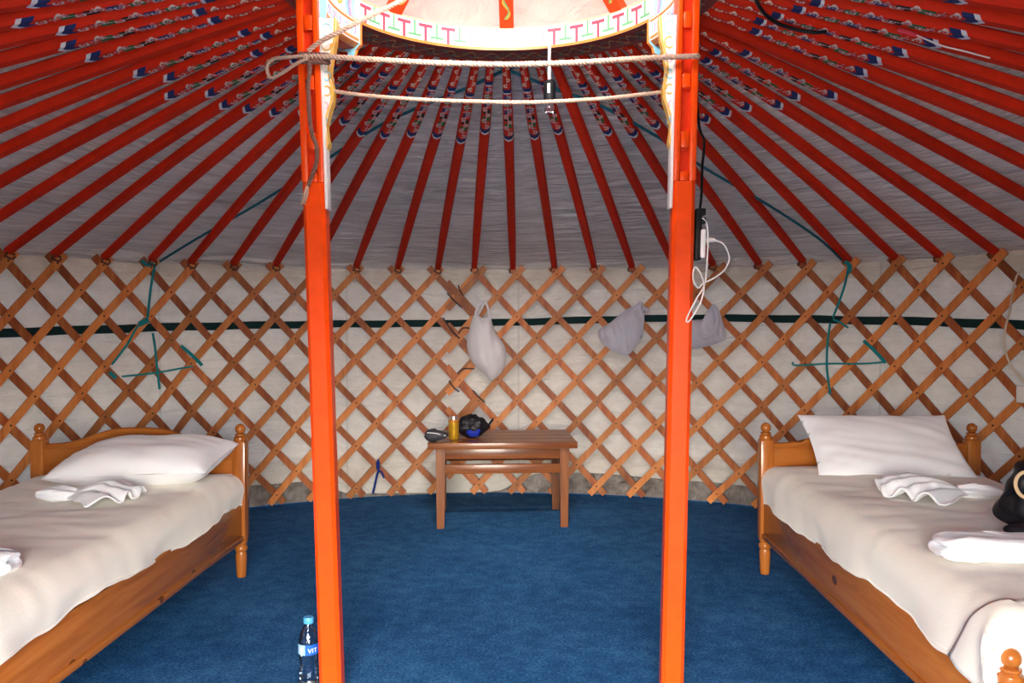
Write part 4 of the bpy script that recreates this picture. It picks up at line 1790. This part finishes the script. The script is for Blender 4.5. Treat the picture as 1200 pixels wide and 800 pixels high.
# things on the table
zt = TH_ + 0.001
p = at_z(552, 514, zt)
bagk = thing('plastic_bag', 'knotted black plastic bag with blue contents on the table', 'bag', (p.x, p.y + 0.07, zt))
b = MB()
def pb(u, v):
    a = 2 * PI * u
    t = PI * v
    r = 1 + 0.20 * nz(math.cos(a) * 2.2, math.sin(a) * 2.2, t * 1.7) + 0.07 * nz(math.cos(a) * 6, math.sin(a) * 6, t * 5)
    x, y, z = 0.092 * math.sin(t) * math.cos(a) * r, 0.075 * math.sin(t) * math.sin(a) * r, 0.064 - 0.066 * math.cos(t) * (r if t > 1.5 else 1)
    return Vector((x, y, max(0.001, z)))
b.grid(pb, 48, 28)
b.build('body', 'black_film', bagk, weld=1e-4)
b = MB()
b.grid(lambda u, v: Vector((0.090 + 0.035 * u, 0.01 + (v - .5) * 0.03 * (1 + u), 0.060 + 0.045 * u + 0.008 * math.sin(v * 9))), 6, 8)
solidify(b.build('bag_ear', 'black_film', bagk), 0.002)
b = MB()
def bb(u, v):
    a, t = 2 * PI * u, PI * v
    r = 1 + 0.18 * nz(math.cos(a) * 3, math.sin(a) * 3, t * 3)
    r *= 1 + 0.25 * nz(math.cos(a) * 1.3, t * 2.1, 6.0)
    return Vector((0.012 + 0.040 * math.sin(t) * math.cos(a) * r, -0.060 + 0.016 * math.sin(t) * math.sin(a) * r, 0.044 - 0.034 * math.cos(t) * r))
b.grid(bb, 24, 14)
b.build('blue_contents', 'blue_film', bagk, weld=1e-4)
p = at_z(531, 516, zt)
can = thing('drink_can', 'tall golden drink can next to the black plastic bag', 'can', (p.x, p.y + 0.045, zt))
b = MB()
b.lathe([(0.024, 0.0), (0.031, 0.010), (0.031, 0.110), (0.031, 0.118)], n=24)
b.build('body', 'gold_can', can)
b = MB()
b.lathe([(0.0312, 0.100), (0.0314, 0.101), (0.0314, 0.117), (0.0312, 0.118)], n=24, cap=False)
b.build('band', 'can_band', can)
b = MB()
b.lathe([(0.031, 0.118), (0.026, 0.130), (0.026, 0.133), (0.024, 0.133), (0.023, 0.129), (0.004, 0.129)], n=24)
b.build('lid', 'can_rim', can)
p = at_z(510, 519, zt)
b = MB()
def gp(u, v):
    a, t = 2 * PI * u, PI * v
    c, s = math.cos(a), math.sin(a)
    r = 1 + 0.12 * nz(c * 3, s * 3, t * 3)
    return Vector((0.066 * math.sin(t) ** 0.7 * math.copysign(abs(c) ** 0.7, c) * r, 0.040 * math.sin(t) ** 0.7 * s * r, 0.031 - 0.031 * math.cos(t) * (1 + 0.25 * c * -1)))
b.grid(gp, 36, 18)
pch = thing('pouch', 'small dark grey zipped pouch on the table edge', 'pouch', (p.x, p.y + 0.05, zt + 0.006), R_(5))
b.build('body', 'grey_nylon', pch, weld=1e-4)
b = MB()
b.tube(smooth_path([Vector((-0.05, -0.030, 0.050)), Vector((0, -0.036, 0.046)), Vector((0.055, -0.028, 0.030))], 6), 0.0025, 6)
b.build('zip', 'white_plastic', pch)


# ================================================================ HANGING CLOTHS AND BAG
def hanging(name, label, cat, mat, outline, rad, puff, seed, hole=None, folds=0.0, parts=None):
    """outline in the plane tangent to the wall, closed polygon of image points turned into metres on the wall"""
    cxp = sum(x for x, y in outline) / len(outline)
    cyp = sum(y for x, y in outline) / len(outline)
    cen = at_cyl(cxp, cyp, rad)
    a = math.atan2(cen.x, cen.y)
    ex = Vector((math.cos(a), -math.sin(a), 0))
    nin = Vector((-math.sin(a), -math.cos(a), 0))
    pts = []
    for x, y in outline:
        q = at_cyl(x, y, rad) - cen
        pts.append((q.dot(ex), q.z))
    sm = [(q.x, q.y) for q in smooth_path([Vector((x, y, 0)) for x, y in pts], 5, closed=True)]
    n = len(sm)
    b = MB()
    K = 9
    cx_, cy_ = sum(p[0] for p in sm) / n, sum(p[1] for p in sm) / n
    for sgn in (1, -0.35):
        rows = []
        for j in range(K + 1):
            f = j / K
            row = []
            for i in range(n):
                x, y = cx_ + (sm[i][0] - cx_) * (1 - f), cy_ + (sm[i][1] - cy_) * (1 - f)
                d = (1 - (1 - f) ** 2.6) ** 0.6
                fold = folds * math.sin(x * 95 + y * 22 + 3 * nz(x * 9, y * 9, seed)) * min(1, f * 5 + 0.2)
                dep = puff * d * sgn + (fold + 0.010 * nz(x * 14 + seed, y * 14, seed)) * (1 if sgn > 0 else 0)
                row.append(cen * 0 + ex * x + Vector((0, 0, y)) + nin * (dep + 0.004 * sgn))
            rows.append(row)
        vs = [q for r in rows for q in r]
        fs = [[j * n + i, j * n + (i + 1) % n, (j + 1) * n + (i + 1) % n, (j + 1) * n + i] for j in range(K) for i in range(n)]
        b.add(vs, fs)
    root = thing(name, label, cat, cen)
    b.build('body', mat, root, weld=1e-4)
    return root, cen, ex, nin


ra = RW - 0.085
o1, c1_, e1, n1 = hanging('carrier_bag', 'white plastic carrier bag hanging by its handles from the lattice', 'bag', 'white_film',
                          [(556, 368), (549, 390), (547, 406), (553, 424), (567, 437), (575, 445), (583, 441), (590, 432), (593, 413), (589, 401), (580, 388), (574, 371), (565, 372)], ra, 0.060, 2.0, folds=0.003)
for pts in ([(556, 372), (559, 362), (562, 356), (566, 357), (564, 362), (560, 369)], [(566, 357), (569.5, 355), (572, 362), (574, 374)], [(556, 370), (562, 374), (572, 373)]):
    b = MB()
    P = [at_cyl(x, y, ra - 0.01) - c1_ for x, y in pts]
    b.tube(smooth_path(P, 6), 0.0085, 7)
    b.build('handle', 'white_film', o1)
o2, c2_, e2, n2_ = hanging('grey_cloth', 'grey cloth hanging in a wide triangle from the lattice between bag and pillar', 'cloth', 'grey_cloth',
                           [(752, 353), (745, 357), (732, 364), (715, 378), (701, 388), (705, 401), (718, 411), (735, 416), (748, 402), (753.5, 390), (755, 368)], ra, 0.035, 5.0, folds=0.008)
b = MB()
b.grid(lambda u, v: (at_cyl(752 + 8 * u, 356 + 6 * v + 6 * u, ra) - c2_) + n2_ * 0.012 * math.sin(6 * u + 2 * v), 6, 5)
solidify(b.build('cloth_tip', 'grey_cloth', o2), 0.003)
o3, c3_, e3, n3_ = hanging('grey_cloth', 'bunched grey cloth hanging from the lattice behind the pillar with the power strip', 'cloth', 'grey_cloth',
                           [(836, 356), (830, 362), (825, 373), (812, 375), (795, 380), (783, 391), (786, 402), (798, 408), (812, 409), (828, 406), (841, 402), (850, 397), (849, 385), (846, 374), (842, 362)], ra, 0.045, 9.0, folds=0.007)
b = MB()
b.tube(smooth_path([at_cyl(836, 358, ra - .045) - c3_, at_cyl(841, 372, ra - .055) - c3_, at_cyl(838, 388, ra - .06) - c3_, at_cyl(826, 395, ra - .055) - c3_, at_cyl(818, 390, ra - .05) - c3_], 6), [0.006 + 0.006 * math.sin(PI * k / 24) for k in range(25)], 7)
b.build('rolled_fold', 'grey_cloth', o3)

# ================================================================ WALL BOX AND CABLE AT RIGHT
p = at_cyl(1200, 462, RW - 0.045)
a = math.atan2(p.x, p.y)
bx = thing('wall_socket', 'white plastic socket box on the lattice beside the cream cable', 'socket', p, -a)
b = MB()
b.box((0, 0, 0), (0.062, 0.036, 0.085), 0, 0.006)
b.build('box', 'white_plastic', bx)
b = MB()
b.box((0, -0.019, 0.0), (0.040, 0.006, 0.050), 0, 0.003)
b.build('switch', 'white_plastic', bx)
b = MB()
cb = [(1200, 314), (1192, 322), (1187, 340), (1183, 365), (1178, 385), (1177, 405), (1183, 425), (1192, 438), (1200, 448)]
b.tube(smooth_path([at_cyl(x, y, RW - 0.052) for x, y in cb], 6), 0.0055, 7)
tag(b.build('socket_cable', 'cream_cable'), 'cream cable curving over the lattice into the white socket box', 'cable')

# ================================================================ WATER BOTTLE
pbp = at_z(362, 801, 0.0)
bt = thing('water_bottle', 'clear plastic water bottle with blue cap standing by the pillar', 'bottle', (pbp.x, pbp.y, 0.001))
b = MB()
prof = [(0.026, 0.0), (0.0325, 0.006), (0.033, 0.030), (0.0305, 0.050), (0.029, 0.068), (0.0305, 0.086), (0.033, 0.100), (0.033, 0.140), (0.031, 0.152), (0.024, 0.175), (0.0145, 0.192), (0.0135, 0.200)]
b.lathe(prof, n=28, cap=True)
b.build('body', 'clear_plastic', bt)
b = MB()
b.lathe([(0.0155, 0.199), (0.0165, 0.201), (0.0165, 0.216), (0.0150, 0.219), (0.002, 0.219)], n=24)
b.build('cap', 'cap_blue', bt)
b = MB()


def lab(a0, a1, z0, z1, mat, r=0.0334):
    n = 20
    vs = []
    for k in range(n + 1):
        a = a0 + (a1 - a0) * k / n
        for z in (z0, z1):
            vs.append(Vector((r * math.cos(a), r * math.sin(a), z)))
    b.add(vs, [[2 * k, 2 * k + 2, 2 * k + 3, 2 * k + 1] for k in range(n)], mat)


lab(R_(-95), R_(60), 0.104, 0.137, 0)
lab(R_(-200), R_(-95), 0.104, 0.137, 1)
lab(R_(-128), R_(-108), 0.112, 0.128, 2, 0.0337)
lb_o = b.build('label', ['label_blue', 'label_light', 'white_plastic'], bt, fix=False)
fc = bpy.data.curves.new('brand_lettering', 'FONT')
fc.body = 'VIT'
fc.size = 0.020
fc.extrude = 0.0003
fo = bpy.data.objects.new('brand_lettering_source', fc)
C.objects.link(fo)
dg = bpy.context.evaluated_depsgraph_get()
me = bpy.data.meshes.new_from_object(fo.evaluated_get(dg))
bpy.data.objects.remove(fo)
for v in me.vertices:
    a = R_(-80) + v.co.x * 1.1 / 0.0338
    r = 0.0339 + v.co.z
    v.co = (r * math.cos(a), r * math.sin(a), 0.112 + v.co.y)
me.materials.clear()
me.materials.append(M['white_plastic'])
link_mesh('lettering', me, lb_o)
